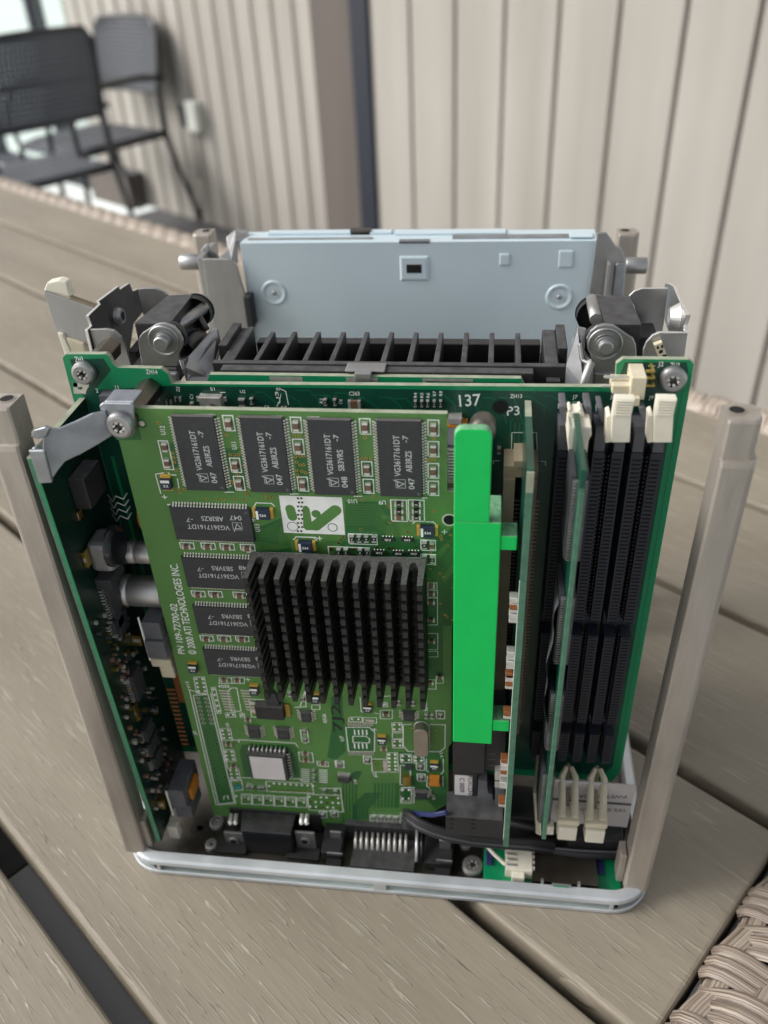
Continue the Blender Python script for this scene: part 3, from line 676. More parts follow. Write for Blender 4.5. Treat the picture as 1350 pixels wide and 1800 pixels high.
# ================================================================== graphics card (faces the viewer, board front at y = 1.1)
YG = 1.1
gc = MB(); b = gc
g = lambda c, x, y, Y=YG: P3(c, x, y, Y)
def G(c, pts): return [g(c, x, y) for x, y in pts]
xl = -16.1; zt = 1.35; xr = g('p', 786, 733)[0]
zb = g('c', 270, 1080)[1]
outl = [(xl + 1, zt), (xr, zt), (xr, g('b', 990, 760)[1]), (xr + 5.5, g('b', 990, 765)[1] - .5), (xr + 5.5, -60), (xr + 1.2, -62), (xr + 1.2, -112), (xr + .2, -114), (xr + .2, g('d', 910, 920)[1]), (g('d', 790, 930)[0], -147.6), (g('d', 640, 1040)[0], g('d', 640, 1045)[1]),
        (g('d', 240, 1045)[0], g('d', 240, 1045)[1]), (g('d', 190, 1062)[0], g('d', 75, 1062)[1]), (g('d', 75, 1062)[0], g('d', 75, 1062)[1]), (g('d', 50, 1110)[0], zb - 2.5), (23, zb - 3), (22, zb), (xl - .1, zb)]
b.prism([(x, YG, z) for x, z in outl][::-1], (0, 1.6, 0), 'board_edge', cap='card_green')
YD, YT, YK = YG - .02, YG - .06, YG - .09      # copper-free darker fields, tracks, silkscreen
_fd = [0]
def field(c, pts, m='card_dark', Y=None):
    _fd[0] += 1; Y = (YD if Y is None else Y) - .0008 * _fd[0]; b.face([(x, Y, z) for x, z in G(c, pts)], m)
_ft = [0]
def tr(c, pts, wd=.16, m='card_trace', Y=YT, close=False):
    _ft[0] = (_ft[0] + 1) % 20; b.line(G(c, pts), Y - .0008 * _ft[0], wd, m, close)
def sk(c, pts, close=False, wd=.26): b.line(G(c, pts), YK, wd, 'silk', close)
def skr(c, x0, y0, x1, y1, wd=.26): sk(c, [(x0, y0), (x1, y0), (x1, y1), (x0, y1)], True, wd)
def tx(t, c, x0, y0, x1, y1, h, m='silk'): b.text(t, PY(c, x0, y0, YK), PY(c, x1, y1, YK), h, m)
# darker fields
field('a', [(715, 480), (835, 480), (870, 560), (880, 760), (770, 760), (720, 560)]); field('a', [(1190, 520), (1270, 520), (1310, 770), (1220, 770)])
field('a', [(925, 1010), (1110, 940), (1140, 1040), (1180, 1170), (930, 1170)]); field('a', [(370, 440), (400, 450), (430, 600), (400, 610)])
field('b', [(325, 830), (600, 830), (640, 960), (700, 1080), (830, 1080), (960, 1180), (1035, 1280), (1035, 1650), (830, 1650), (820, 1230), (220, 1210), (330, 1060)])
field('b', [(0, 480), (70, 500), (80, 780), (0, 770)]); field('b', [(420, 540), (510, 540), (520, 790), (440, 790)])
field('b', [(830, 1060), (960, 1060), (1035, 1000), (1035, 1500), (850, 1300)])
field('c', [(155, 250), (262, 245), (440, 990), (335, 1000)]); field('c', [(500, 590), (880, 590), (890, 640), (900, 820), (520, 830), (480, 640)])
field('c', [(1120, 250), (1200, 250), (1210, 640), (1130, 640)]); field('d', [(100, 330), (180, 330), (190, 560), (120, 620), (60, 600)], 'card_dark')
field('d', [(560, 560), (880, 560), (900, 920), (820, 960), (760, 900), (570, 900)]); field('d', [(195, 380), (395, 380), (395, 580), (210, 580)])
field('d', [(380, 780), (560, 780), (560, 950), (370, 950)], 'card_dark'); field('k', [(1200, 240), (1345, 240), (1345, 900), (1200, 900)])
# light islands in the dark field
for pts in ([(865, 1450), (925, 1360), (940, 1300), (935, 1380), (880, 1480)], [(960, 1330), (1035, 1240), (1035, 1300), (980, 1370)], [(680, 960), (760, 960), (700, 1020)]): field('b', pts, 'card_green', YD - .01)
# tracks: fans of parallel lines
def fan(c, A0, A1, n, pts_fn, m='card_trace', wd=.14):
    for i in range(n): tr(c, pts_fn(i), wd, m)
fan('b', 0, 0, 13, lambda i: [(325, 850 + i * 11), (545 - i * 3, 850 + i * 11), (690 - i * 6, 1060)])
fan('b', 0, 0, 9, lambda i: [(330 + i * 9, 1055), (300 + i * 9, 1090), (190 + i * 9, 1090), (160 + i * 9, 1120)])
fan('a', 0, 0, 14, lambda i: [(935, 1010 + i * 10), (1010 + i * 3, 1010 + i * 10), (1110 + i * 4, 950 + i * 9)])
fan('a', 0, 0, 11, lambda i: [(930, 1150 - i * 6), (1080 + i * 8, 1150 - i * 2), (1100 + i * 8, 1000)])
fan('b', 0, 0, 16, lambda i: [(835, 1330 + i * 16), (880 + i * 3, 1330 + i * 14), (960, 1220 + i * 18), (1035, 1150 + i * 22)])
fan('b', 0, 0, 10, lambda i: [(600 + i * 9, 1060), (600 + i * 9, 1000 - i * 8), (560, 920)])
fan('b', 0, 0, 8, lambda i: [(860 + i * 10, 1240), (950 + i * 8, 1150 - i * 4), (1035, 1060 + i * 14)])
fan('k', 0, 0, 16, lambda i: [(1215, 560 + i * 20), (1260, 540 + i * 20), (1345, 450 + i * 22)])
fan('c', 0, 0, 9, lambda i: [(800 + i * 9, 590), (850 + i * 6, 640 + i * 4), (890, 690 + i * 8)])
fan('d', 0, 0, 7, lambda i: [(380 + i * 24, 945), (385 + i * 24, 800), (360 + i * 26, 730)], 'card_trace', .5)
fan('d', 0, 0, 6, lambda i: [(250 + i * 18, 1030), (250 + i * 18, 930 + i * 6), (330 + i * 20, 850)], 'card_trace_dark', .5)
fan('c', 0, 0, 5, lambda i: [(1205 + i * 22, 1130), (1205 + i * 22, 850), (1290 + i * 10, 780)], 'card_trace_dark', .4)
for i in range(120):       # short random tracks in crowded corners
    c, x0, y0, x1, y1 = random.choice([('a', 760, 490, 870, 760), ('c', 560, 560, 1000, 820), ('d', 420, 360, 900, 900), ('c', 340, 460, 480, 820), ('d', 440, 230, 880, 360)])
    x = random.uniform(x0, x1); y = random.uniform(y0, y1); l = random.uniform(10, 40)
    tr(c, [(x, y), (x + l * random.choice((-1, 0, 1)), y + l)], .14, random.choice(('card_trace', 'card_trace_dark')))
# vias
vias = [('a', x, y) for x, y in ((298, 313), (745, 392), (768, 522), (795, 522), (823, 523), (388, 510), (395, 540), (400, 570), (410, 625), (465, 750), (615, 815), (685, 817), (725, 815), (803, 815), (860, 820), (878, 760), (877, 785), (1002, 790), (1040, 800), (1190, 395), (1223, 395), (1198, 535), (1230, 530), (1253, 530), (1205, 570), (1228, 590), (1252, 588), (1205, 625), (1240, 630), (1210, 655), (1228, 680), (1265, 640), (430, 745), (435, 770), (1215, 1190), (1010, 815))]
vias += [('b', x, y) for x, y in ((455, 408), (905, 410), (435, 548), (463, 548), (495, 548), (610, 860), (908, 892), (627, 965), (740, 960), (430, 1013), (297, 1080), (282, 1105), (315, 1065), (735, 1030), (955, 1060), (960, 1080), (1020, 1050), (998, 1118), (952, 1305), (975, 1330), (985, 1578), (860, 555), (885, 555), (912, 550), (438, 820), (510, 797), (535, 1135), (550, 1150), (615, 1140), (640, 1140), (545, 1215), (620, 1215), (745, 1220))]
for c, x, y in vias: X, z_ = g(c, x, y); b.disc(X, z_, YT - .01, .42, 'gold', 10); b.disc(X, z_, YT - .02, .22, 'hole', 8)
for i in range(70):
    c, x0, y0, x1, y1 = random.choice([('a', 765, 500, 870, 760), ('b', 850, 1150, 1030, 1640), ('c', 560, 430, 1000, 700), ('d', 420, 560, 880, 900), ('b', 600, 1030, 830, 1240)])
    X, z_ = g(c, random.uniform(x0, x1), random.uniform(y0, y1)); b.disc(X, z_, YT - .01, .32, 'gold', 8); b.disc(X, z_, YT - .02, .17, 'hole', 6)
# printed text
tx('U12', 'a', 343, 392, 334, 333, 1.3); tx('U11', 'a', 812, 488, 805, 440, 1.3); tx('U13', 'a', 965, 1030, 957, 980, 1.3)
tx('U10', 'b', 402, 816, 340, 816, 1.3); tx('U9', 'b', 592, 824, 545, 824, 1.3)
tx('PN 109-72700-02', 'l', 1282, 1665, 1217, 1268, 2.1); tx('© 2000 ATI TECHNOLOGIES INC.', 'm', 1004, 207, *[((Z('l', 1222, 950)[i] - (100, 1100)[i]) * 4.09) for i in (0, 1)], 2.3)
tx('REG4', 'c', 405, 175, 330, 175, 1.3); tx('REG6', 'c', 1092, 440, 1082, 378, 1.2); tx('REG5', 'd', 762, 275, 754, 215, 1.2); tx('U7', 'd', 178, 488, 172, 452, 1.2); tx('A2', 'd', 415, 740, 398, 708, 1.2)
tx('Y13', 'm', 965, 450, 945, 400, 1.1); tx('J2', 'm', 1005, 785, 998, 757, 1.1); tx('U8', 'd', 270, 785, 262, 755, 1.1); tx('U6', 'c', 410, 470, 403, 440, 1.1); tx('U1', 'd', 815, 895, 808, 865, 1.1); tx('C2', 'c', 560, 860, 530, 860, .9)
tx('Y1', 'd', 875, 605, 868, 570, 1.1); tx('7J2', 'c', 1200, 505, 1180, 312, 3.0, 'ink_black')
for c, x, y in (('a', 335, 800), ('b', 980, 1030), ('b', 158, 1072), ('a', 918, 950), ('c', 540, 135), ('d', 390, 405)):
    X, z_ = g(c, x, y); b.line([(X - .6, z_), (X + .6, z_)], YK, .25, 'silk'); b.line([(X, z_ - .6), (X, z_ + .6)], YK - .004, .25, 'silk')
# white printed emblem block with its cut-out shapes
q = [g('p', 490.7, 870.9), g('p', 601.5, 873.5), g('p', 606.5, 940.3), g('p', 499, 935.5)]
zt1 = (q[0][1] + q[1][1]) / 2; zb1 = (q[2][1] + q[3][1]) / 2; x0 = (q[0][0] + q[3][0]) / 2; x1 = (q[1][0] + q[2][0]) / 2
b.face([(x0, YK, zb1), (x1, YK, zb1), (x1, YK, zt1), (x0, YK, zt1)], 'logo_white')
def caps(c, pa, pb, r, m='card_green', Y=YK - .02):
    A = Vector((*g(c, *pa), 0)); B = Vector((*g(c, *pb), 0)); d = (B - A).normalized(); a0 = math.atan2(d.y, d.x); P = []
    for k in range(9): a = a0 - math.pi / 2 + math.pi * k / 8; P.append((B.x + r * math.cos(a), Y, B.y + r * math.sin(a)))
    for k in range(9): a = a0 + math.pi / 2 + math.pi * k / 8; P.append((A.x + r * math.cos(a), Y, A.y + r * math.sin(a)))
    b.face(P, m)
caps('a', (1163, 878), (1178, 930), 1.25); b.face([(x, YK - .03, z) for x, z in G('b', [(45, 868), (55, 858), (72, 858), (90, 875), (98, 915), (106, 972), (122, 984), (150, 1018), (70, 1018), (50, 1000)])], 'card_green')
caps('b', (130, 990), (262, 886), 1.5, Y=YK - .035); X, z_ = g('b', 134, 911); b.disc(X, z_, YK - .02, 1.2, 'card_green', 20)
X, z_ = g('a', 1180, 994); b.disc(X, z_, YK - .02, 1.45, 'ink_black', 24); b.disc(X, z_, YK - .03, 1.3, 'logo_white', 24)
X, z_ = g('b', 243, 1000); b.disc(X, z_, YK - .02, 1.3, 'ink_black', 24); b.disc(X, z_, YK - .03, 1.1, 'logo_white', 24); tx('R', 'b', 255, 991, 231, 991, 1.1, 'ink_black')
for i in range(9):
    for sx in (0, 1): X, z_ = g('a', 1215 + sx * 22 + (i % 2) * 6, 808 + i * 27); b.disc(X, z_, YK - .05, .32, 'ink_black', 8)
# bare corner under the bracket, key slot and hole on the right
q = G('a', [(-60, 230), (140, 230), (185, 425), (0, 425)])
b.face([(xl + .3, YD, zt - .3), (q[1][0], YD, zt - .3), (q[2][0], YD, q[2][1]), (xl + .3, YD, q[3][1])], 'card_dark')
X, z_ = g('a', 186, 316); b.disc(X, z_, YK, 1.3, 'card_dark', 20); b.disc(X, z_, YK - .01, .7, 'tin', 16)
X, z_ = g('b', 1012, 952); b.disc(X, z_, YD - .01, 1.9, 'tin', 24); b.disc(X, z_, YD - .02, 1.45, 'hole', 24)
# chip corner marks
for c, pts in (('a', [(385, 258), (662, 258)]), ('a', [(830, 268), (1112, 268)]), ('b', [(80, 280), (362, 285)]), ('b', [(533, 288), (820, 290)]), ('a', [(358, 850), (370, 850)]), ('a', [(1280, 275), (1350, 275)])): sk(c, pts, wd=.45)
sk('a', [(735, 768), (790, 768)]); sk('a', [(1165, 780), (1215, 780)]); sk('b', [(385, 795), (435, 795)]); sk('b', [(835, 806), (865, 806)])
sk('a', [(880, 1163), (1350, 1175)], wd=.35); sk('b', [(0, 1178), (205, 1180)], wd=.35); sk('b', [(500, 1195), (825, 1200), (825, 1240)], wd=.35); sk('a', [(945, 1175), (955, 1200)])
sk('a', [(275, 650), (330, 640)]); sk('a', [(275, 650), (310, 775)]); sk('a', [(360, 640), (375, 655), (410, 655)]); sk('a', [(420, 680), (430, 740)])
sk('a', [(920, 870), (940, 838), (1040, 842), (1060, 860)]); sk('a', [(1185, 1080), (1205, 1062), (1330, 1065), (1345, 1075)]); sk('b', [(770, 975), (795, 958), (905, 965), (935, 990)]); sk('b', [(0, 1062), (120, 1068), (140, 1088)])
# header J2: outline and two rows of holes
sk('c', [(158, 246), (262, 240), (444, 992), (335, 1005)], True); sk('c', [(262, 240), (230, 236), (125, 205)]); sk('c', [(280, 232), (455, 1000)]); sk('c', [(130, 205), (318, 1010), (455, 1000)])
sk('c', [(372, 975), (372, 950), (400, 948), (402, 970)])
for k in range(25):
    if 7 <= k <= 7: continue
    yy = 266 + k * 28.8
    for sx in (0, 1): X, z_ = g('c', 190 + (yy - 266) * .237 + sx * 56, yy + sx * 2); b.disc(X, z_, YT - .03, .62, 'tin' if k < 7 else 'card_green', 10); b.disc(X, z_, YT - .04, .38, 'hole', 8)
# unfilled pad patterns
def pad(c, x, y, w_=1.0, h_=.8, m='solder'):
    X, z_ = g(c, x, y)
    if m == 'solder': b.dome(X, z_, YT, max(w_, h_) * .5, .28, m)
    else: b.box(X - w_ / 2, X + w_ / 2, YT - .08, YT, z_ - h_ / 2, z_ + h_ / 2, m)
def grid(c, x, y, nx, ny, dx, dy, slant=.22, w_=1.0, h_=.8, m='solder', outline=True):
    for i in range(nx):
        for j in range(ny): pad(c, x + i * dx + j * dy * slant, y + j * dy, w_, h_, m)
    if outline:
        p = 15; sk(c, [(x - p - 3, y - p), (x + (nx - 1) * dx + p - 3, y - p), (x + (nx - 1) * dx + (ny - 1) * dy * slant + p + 3, y + (ny - 1) * dy + p), (x + (ny - 1) * dy * slant - p + 3, y + (ny - 1) * dy + p)], True, .22)
grid('c', 178, 133, 2, 4, 46, 28, .2); grid('c', 300, 205, 1, 5, 40, 38, .24)
grid('c', 362, 492, 2, 3, 42, 26, .2); grid('c', 385, 640, 2, 3, 42, 26, .2); grid('c', 418, 770, 2, 3, 42, 26, .2, outline=True)
for j in range(8):
    for x, w_ in ((355, 3.6), (498, 2.8)): X, z_ = g('c', x + j * 6 + 20, 213 + j * 19); b.box(X - w_ / 2, X + w_ / 2, YT - .1, YT, z_ - .3, z_ + .3, 'tin')
sk('c', [(397, 215), (425, 194), (462, 195), (492, 355), (425, 362)], True)
grid('c', 400, 383, 2, 1, 38, 20); grid('c', 500, 385, 1, 1, 20, 20)
grid('c', 575, 298, 1, 3, 20, 36, .1, 1.3, .8, 'gold', False); sk('c', [(655, 275), (545, 272), (565, 395), (620, 400)])
grid('c', 688, 880, 1, 1, 20, 20, 0, outline=False)
for i in range(8):
    pad('c', 722 + i * 39, 862 + i * 2.2, .95, .95); pad('c', 730 + i * 38, 905 + i * 2, .9, .5, 'gold')
sk('c', [(665, 845), (985, 862), (1000, 930), (672, 915)], True)
for i in range(6):
    x = 530 + i * 77; y = 965 + i * 5; skr('c', x - 35, y - 30, x + 35, y + 38); pad('c', x - 18, y + 5, .9, .7, 'gold'); pad('c', x + 16, y + 5, .9, .7, 'solder'); skr('c', x - 20, y - 22, x + 20, y - 8, .18)
for i in range(6):
    for j in range(3):
        m = 'gold' if (i + j) % 3 == 1 else 'solder'; pad('c', 970 + i * 40 + j * 3, 955 + j * 34 + i * 2, .95, .75, m)
sk('c', [(955, 935), (1190, 945), (1205, 1060), (965, 1045)], True)
sk('c', [(1040, 895), (1185, 895), (1192, 945)]); pad('c', 458, 950); pad('c', 445, 838, 2.4, 1.2, 'tin')
sk('c', [(440, 830), (495, 838), (505, 905), (450, 910)]); 
for x, y in ((943, 830), (1068, 825), (1063, 830)): pass
for i, (x, y) in enumerate(((940, 800), (1065, 805))):
    for j in range(7): X, z_ = g('c', x, y - 38 + j * 14); b.box(X - 1.4, X + 1.4, YT - .1, YT, z_ - .16, z_ + .16, 'silk')
sk('c', [(430, 555), (475, 560), (480, 575)]); sk('c', [(475, 555), (870, 580), (888, 605)], wd=.3); sk('c', [(495, 820), (905, 828), (915, 845)])
# right-lower group
grid('d', 528, 372, 2, 2, 40, 32, .05); grid('d', 530, 488, 2, 2, 40, 30, .02); skr('d', 515, 428, 590, 470, .2)
grid('d', 495, 582, 2, 5, 42, 26, .02); grid('d', 588, 592, 2, 2, 46, 28, 0); grid('d', 680, 600, 2, 2, 40, 24, 0); grid('d', 590, 828, 2, 2, 42, 62, .02)
sk('d', [(190, 390), (355, 390), (392, 425), (390, 560), (210, 558)], True); sk('d', [(240, 452), (330, 452), (355, 468), (355, 498), (240, 495)], True)
for i in range(15):
    for yy in (368, 570): X, z_ = g('d', 208 + i * 12 + (6 if yy > 500 else 0), yy); b.box(X - .13, X + .13, YT - .06, YT, z_ - 1.0, z_ + 1.0, 'tin')
for i in range(4):
    for yy in (425, 520): X, z_ = g('d', 252 + i * 28, yy); b.box(X - .2, X + .2, YT - .06, YT, z_ - 1.2, z_ + 1.2, 'silk')
sk('d', [(588, 370), (650, 368)]); sk('d', [(590, 370), (592, 520), (625, 558), (850, 560), (882, 530), (884, 372), (780, 368)]); pad('d', 650, 400, .6, .4, 'gold'); pad('d', 822, 408, .6, .4, 'gold'); pad('d', 822, 525, .6, .4, 'gold')
sk('d', [(370, 610), (470, 612)]); sk('d', [(370, 610), (375, 700), (475, 702)]); grid('d', 395, 630, 2, 3, 40, 25, 0, .7, .5, 'gold', False)
X, z_ = g('d', 468, 658); b.box(X - .8, X + .8, YT - .08, YT, z_ - 2.6, z_ + 2.6, 'tin')
skr('d', 570, 655, 640, 790); skr('d', 575, 808, 665, 918); sk('d', [(752, 610), (752, 690), (765, 700)]); sk('d', [(870, 610), (872, 700), (855, 715)]); sk('d', [(760, 730), (755, 800), (775, 815)]); sk('d', [(868, 735), (868, 800)])
sk('d', [(290, 180), (298, 280), (320, 285)]); sk('d', [(395, 290), (415, 295)]); skr('d', 212, 318, 305, 350, .2); skr('d', 312, 322, 405, 360, .2); pad('d', 235, 334, .8, .8); pad('d', 280, 334, .8, .8); X, z_ = g('d', 358, 341); b.box(X - 1.4, X + 1.4, YT - .2, YT, z_ - .5, z_ + .5, 'tin')
grid('d', 465, 230, 1, 1, 10, 10); skr('d', 430, 270, 515, 330, .2); sk('d', [(440, 175), (500, 170)]); sk('c', [(865, 330), (945, 325), (940, 210), (905, 320)], wd=.25); skr('c', 985, 312, 1042, 345, .2)
skr('c', 340, 122, 515, 162, .22); sk('c', [(425, 128), (428, 160)])
sk('d', [(70, 1058), (200, 1068), (240, 1046), (600, 1072), (640, 1040)], wd=.3)
for x0, y0, x1, y1 in ((360, 1000, 410, 1045), (410, 1002, 460, 1048), (461, 1005, 512, 1050), (513, 1007, 565, 1053), (572, 985, 615, 1078)): skr('d', x0, y0, x1, y1, .22)
for x, y in ((383, 1022), (435, 1025), (487, 1027), (538, 1030)): pad('d', x, y + 8, 1.5, 1.5); 
# outlines by the heat sink
for x0, y0, x1, y1 in ((1213, 248, 1305, 290), (1213, 300, 1308, 345), (1213, 352, 1308, 533), (1213, 590, 1310, 700), (1213, 712, 1310, 750), (1300, 868, 1347, 928)): skr('k', x0, y0, x1, y1, .2)
sk('k', [(1215, 905), (1295, 905), (1298, 968), (1215, 965)])
card = gc.build('graphics_card', core, origin=(25, YG, -80))

# ---- memory chips
def memchip(code, lot):
    b = MB(); W1, H1 = 10.16, 20.95
    b.hexa([(.0, .0, -H1), (W1, .0, -H1), (W1 + .15, .55, -H1 - .15), (-.15, .55, -H1 - .15), (0, 0, 0), (W1, 0, 0), (W1 + .15, .55, .15), (-.15, .55, .15)], 'chip_black', {1: 'chip_top_edge'})
    b.box(-.15, W1 + .15, .551, 1.0, -H1 - .15, .15, 'chip_black', 0, 'chip_top_edge')
    for i in range(25):
        z = -.87 - i * .8
        for s in (0, 1):
            x0 = -.16 if s == 0 else W1 + .16; sg = -1 if s == 0 else 1; w_ = .2
            for (xa, ya), (xb, yb) in (((0, .35), (.38, .42)), ((.38, .42), (.55, .95)), ((.55, .95), (1.05, 1.0))):
                P = [(x0 + sg * xa, ya, z - w_), (x0 + sg * xb, yb, z - w_), (x0 + sg * xb, yb, z + w_), (x0 + sg * xa, ya, z + w_)]
                Q = [(p[0], p[1] + .14, p[2]) for p in P]; b.hexa([P[0], P[1], Q[1], Q[0], P[3], P[2], Q[2], Q[3]], 'solder')
    T = lambda t, fx, f0, f1, h: b.text(t, (fx * W1, -.02, -H1 * (1 - f0)), (fx * W1, -.02, -H1 * (1 - f1)), h, 'chip_text')
    T('VG3617161DT', .50, .28, .82, 1.5); T(lot, .77, .34, .62, 1.5); T('-7', .70, .73, .82, 1.3); T(code, .82, .11, .26, 1.5)
    x, z = .38 * W1, -H1 * .82      # maker's mark: a V in a square
    b.line([(x, z - 1.2), (x + 2.3, z - 1.2), (x + 2.3, z + 1.2), (x, z + 1.2)], -.02, .12, 'chip_text', True)
    b.line([(x - .5, z + 1.0), (x + 2.0, z), (x + .4, z - .9), (x + .4, z + .7)], -.024, .22, 'chip_text')
    X, z = W1 - .9, -H1 + .9; b.disc(X, z, -.015, .4, 'chip_top_edge', 14)
    return b
ch_a = memchip('047', 'AB3RZS').build('memory_chip', card, origin=(0, 0, 0)); ch_b = memchip('048', 'SB3VRS').build('memory_chip', card, origin=(0, 0, 0))
def put(src, x, z, rot, first=False):
    if first:
        o = src; o.parent = None; o.location = W((x, 0, z)); o.rotation_euler = (0, rot, 0); attach(o, card)
    else: dup(src, 'memory_chip', card, W((x, 0, z)), (0, rot, 0))
put(ch_a, 0, 0, 0, True); put(ch_a, 16.6, 0, 0); put(ch_b, 32.75, -.2, 0, True); put(ch_a, 49.05, -.1, 0)
# lying chips are turned a quarter: their first corner is the lower left one
XH = -5.75
for src, yy in ((ch_a, 893.5), (ch_b, 981.3), (ch_b, 1066.0), (ch_b, 1140.5)):
    z = onY(330, yy, 0).z; put(src, XH, z - 10.16, R_(-90))

# ---- black pin heat sink
hx0, hx1, hz1, hz0, hy0, hy1 = 14.7, 59.9, -38.9, -83.3, -12.2, -1.6
b = MB(); NF, NR = 12, 14; px_ = (hx1 - hx0) / (NF - 1 + .42); fw_ = px_ * .44; pz = (hz1 - hz0) / NR
b.box(hx0 - .2, hx1 + .2, hy1 - 1.8, hy1, hz0 - .3, hz1 + .3, 'heatsink', 0, 'heatsink_dust')
for i in range(NF):
    x = hx0 + i * px_ + .1
    for j in range(NR):
        z1 = hz1 + .3 - j * pz; z0_ = z1 - pz * (.60 if j < NR - 1 else .95); l = random.uniform(-.12, .12)
        b.hexa([(x + fw_ * .12, hy0 + l, z0_), (x + fw_ * .88, hy0 + l, z0_), (x + fw_, hy1 - 1.79, z0_), (x, hy1 - 1.79, z0_), (x + fw_ * .12, hy0 + l, z1), (x + fw_ * .88, hy0 + l, z1), (x + fw_, hy1 - 1.79, z1), (x, hy1 - 1.79, z1)], 'heatsink', {1: 'heatsink_dust' if j == 0 else 'heatsink'})
        if j: b.box(x + .1, x + fw_ - .1, hy0 + 8.0, hy1 - 1.8, z1 + .01, z1 + pz * .40 - .01, 'heatsink')
    if i < NF - 1:      # rounded web between fins
        xa, xb = x + fw_, x + px_; r = (xb - xa) / 2; yb = hy1 - 1.8
        for j in range(NR):
            z1 = hz1 + .3 - j * pz; z0_ = z1 - pz * .66
            for s in (0, 1):
                P = []
                xc = xa if s == 0 else xb; sg = 1 if s == 0 else -1
                P = [(xc, yb)] + [(xc + sg * r * (1 - math.cos(a)), yb - r * (1 - math.sin(a))) for a in [k * math.pi / 8 for k in range(0, 5)]]
                P = [(xc, yb), (xc, yb - r)] + [(xc + sg * r * (1 - math.cos(a)), yb - r * (1 - math.sin(a))) for a in [k * math.pi / 8 for k in range(1, 5)]]
                b.prism([(p[0], p[1], z0_) for p in P], (0, 0, z1 - z0_), 'heatsink_dust' if j == 0 else 'heatsink')
    if i < NF - 1 and i not in (8,): b.hexa([(x + fw_ * .2, hy0 + .3, hz0 - 2.6), (x + fw_ * .7, hy0 + .3, hz0 - 2.6), (x + fw_ * .8, hy1 - 2, hz0 + .2), (x + fw_ * .1, hy1 - 2, hz0 + .2), (x + fw_ * .12, hy0, hz0 + .5), (x + fw_ * .88, hy0, hz0 + .5), (x + fw_, hy1 - 2, hz0 + 1), (x, hy1 - 2, hz0 + 1)], 'heatsink') if False else None
b.build('heat_sink', card, origin=(37, -2, -60))
b = MB(); b.box(hx0 + 6, hx1 - 6, hy1 + .02, YG - .1, hz0 + 6, hz1 - 6, 'chip_black'); b.build('graphics_processor', card, origin=(37, 0, -60))

# ---- small parts on the card
def C(c, x, y, w_, h_, k='cap', out=True, dz=0):
    X, z_ = g(c, x, y, YG - .5); smd(card, X, z_, YG, w_, h_, k)
    return X, z_
silk_mb = gc
def outl_(X, z_, w_, h_): silk_mb.line([(X - w_ / 2, z_ - h_ / 2), (X + w_ / 2, z_ - h_ / 2), (X + w_ / 2, z_ + h_ / 2), (X - w_ / 2, z_ + h_ / 2)], YK, .28, 'silk', True)
for c, x, y in (('a', 755, 320), ('a', 1200, 332), ('a', 1215, 475), ('a', 800, 598), ('a', 825, 717), ('a', 1245, 722), ('b', 455, 342), ('b', 468, 622), ('b', 478, 737), ('b', 906, 352), ('b', 906, 492), ('b', 906, 635), ('b', 906, 750)):
    X, z_ = C(c, x, y, 1.35, 2.7); outl_(X, z_, 2.5, 4.1)
for (x, y) in ((336, 472), (352, 578)): X, z_ = C('a', x, y, 1.3, 2.5)
X, z_ = g('a', 345, 525); outl_(X + .0, z_, 2.4, 8.2)
for c, x, y in (('a', 480, 1128), ('a', 620, 1131), ('a', 745, 1136), ('a', 880, 1141), ('a', 555, 1446), ('a', 668, 1448), ('a', 830, 1454), ('m', 1075, 97), ('m', 1200, 98), ('m', 1330, 100)):
    X, z_ = C(c, x, y, 2.4, 1.3); outl_(X, z_, 3.8, 2.0)
for c, x, y in (('a', 350, 705), ('c', 160, 50), ('c', 585, 205), ('d', 345, 250), ('d', 443, 475), ('d', 808, 655), ('c', 1010, 262)):
    C(c, x, y, 2.6, 4.4 if c != 'd' else 3.8, 'tant')
for c, x, y in (('a', 985, 905), ('a', 1265, 1120), ('b', 868, 1020), ): C(c, x, y, 5.4, 2.9, 'tant')
for x in (370, 417, 465, 515): C('b', x, 1075, 1.1, 2.2, 'res')
X, z_ = g('b', 442, 1078); outl_(X, z_, 7.3, 3.2)
for x in (282, 330, 424, 470): C('b', x, 1165, 1.1, 2.2, 'res')
for x in (234, 376):
    for dy in (-22, 18): X, z_ = g('b', x, 1165 + dy); silk_mb.box(X - .5, X + .5, YG - .2, YG, z_ - .4, z_ + .4, 'gold')
X, z_ = g('b', 352, 1165); outl_(X, z_, 10.8, 3.4)
for x, y, k in ((848, 1118, 'res'), (897, 1122, 'cap'), (848, 1210, 'res'), (900, 1212, 'res')): C('b', x, y, 1.2, 2.3, k)
for y in (1118, 1211): X, z_ = g('b', 873, y); outl_(X, z_, 3.7, 3.3)
for x0 in (680, 795):
    for j, y in enumerate((848, 893, 935)):
        X, z_ = C('b', x0, y, 2.3, 1.2, 'res' if (x0, j) != (680, 2) else 'cap')
    X, z_ = g('b', x0, 890); outl_(X, z_, 3.9, 6.4)
for c, x, y in (('d', 710, 672), ('d', 716, 748), ('d', 340, 625), ('d', 150, 655), ('c', 1062, 1085), ('c', 1142, 1078), ('d', 850, 310), ('c', 1175, 735)):
    X, z_ = C(c, x, y, 1.3, 2.2, 'res'); outl_(X, z_, 2.5, 3.4)
for c, x, y in (('d', 750, 310), ('d', 792, 310), ('c', 935, 500), ('c', 938, 560), ('c', 998, 780), ('c', 998, 830), ('d', 560, 215), ('d', 660, 220), ('c', 925, 270), ('c', 830, 235)): C(c, x, y, 1.1, 2.1, 'res')
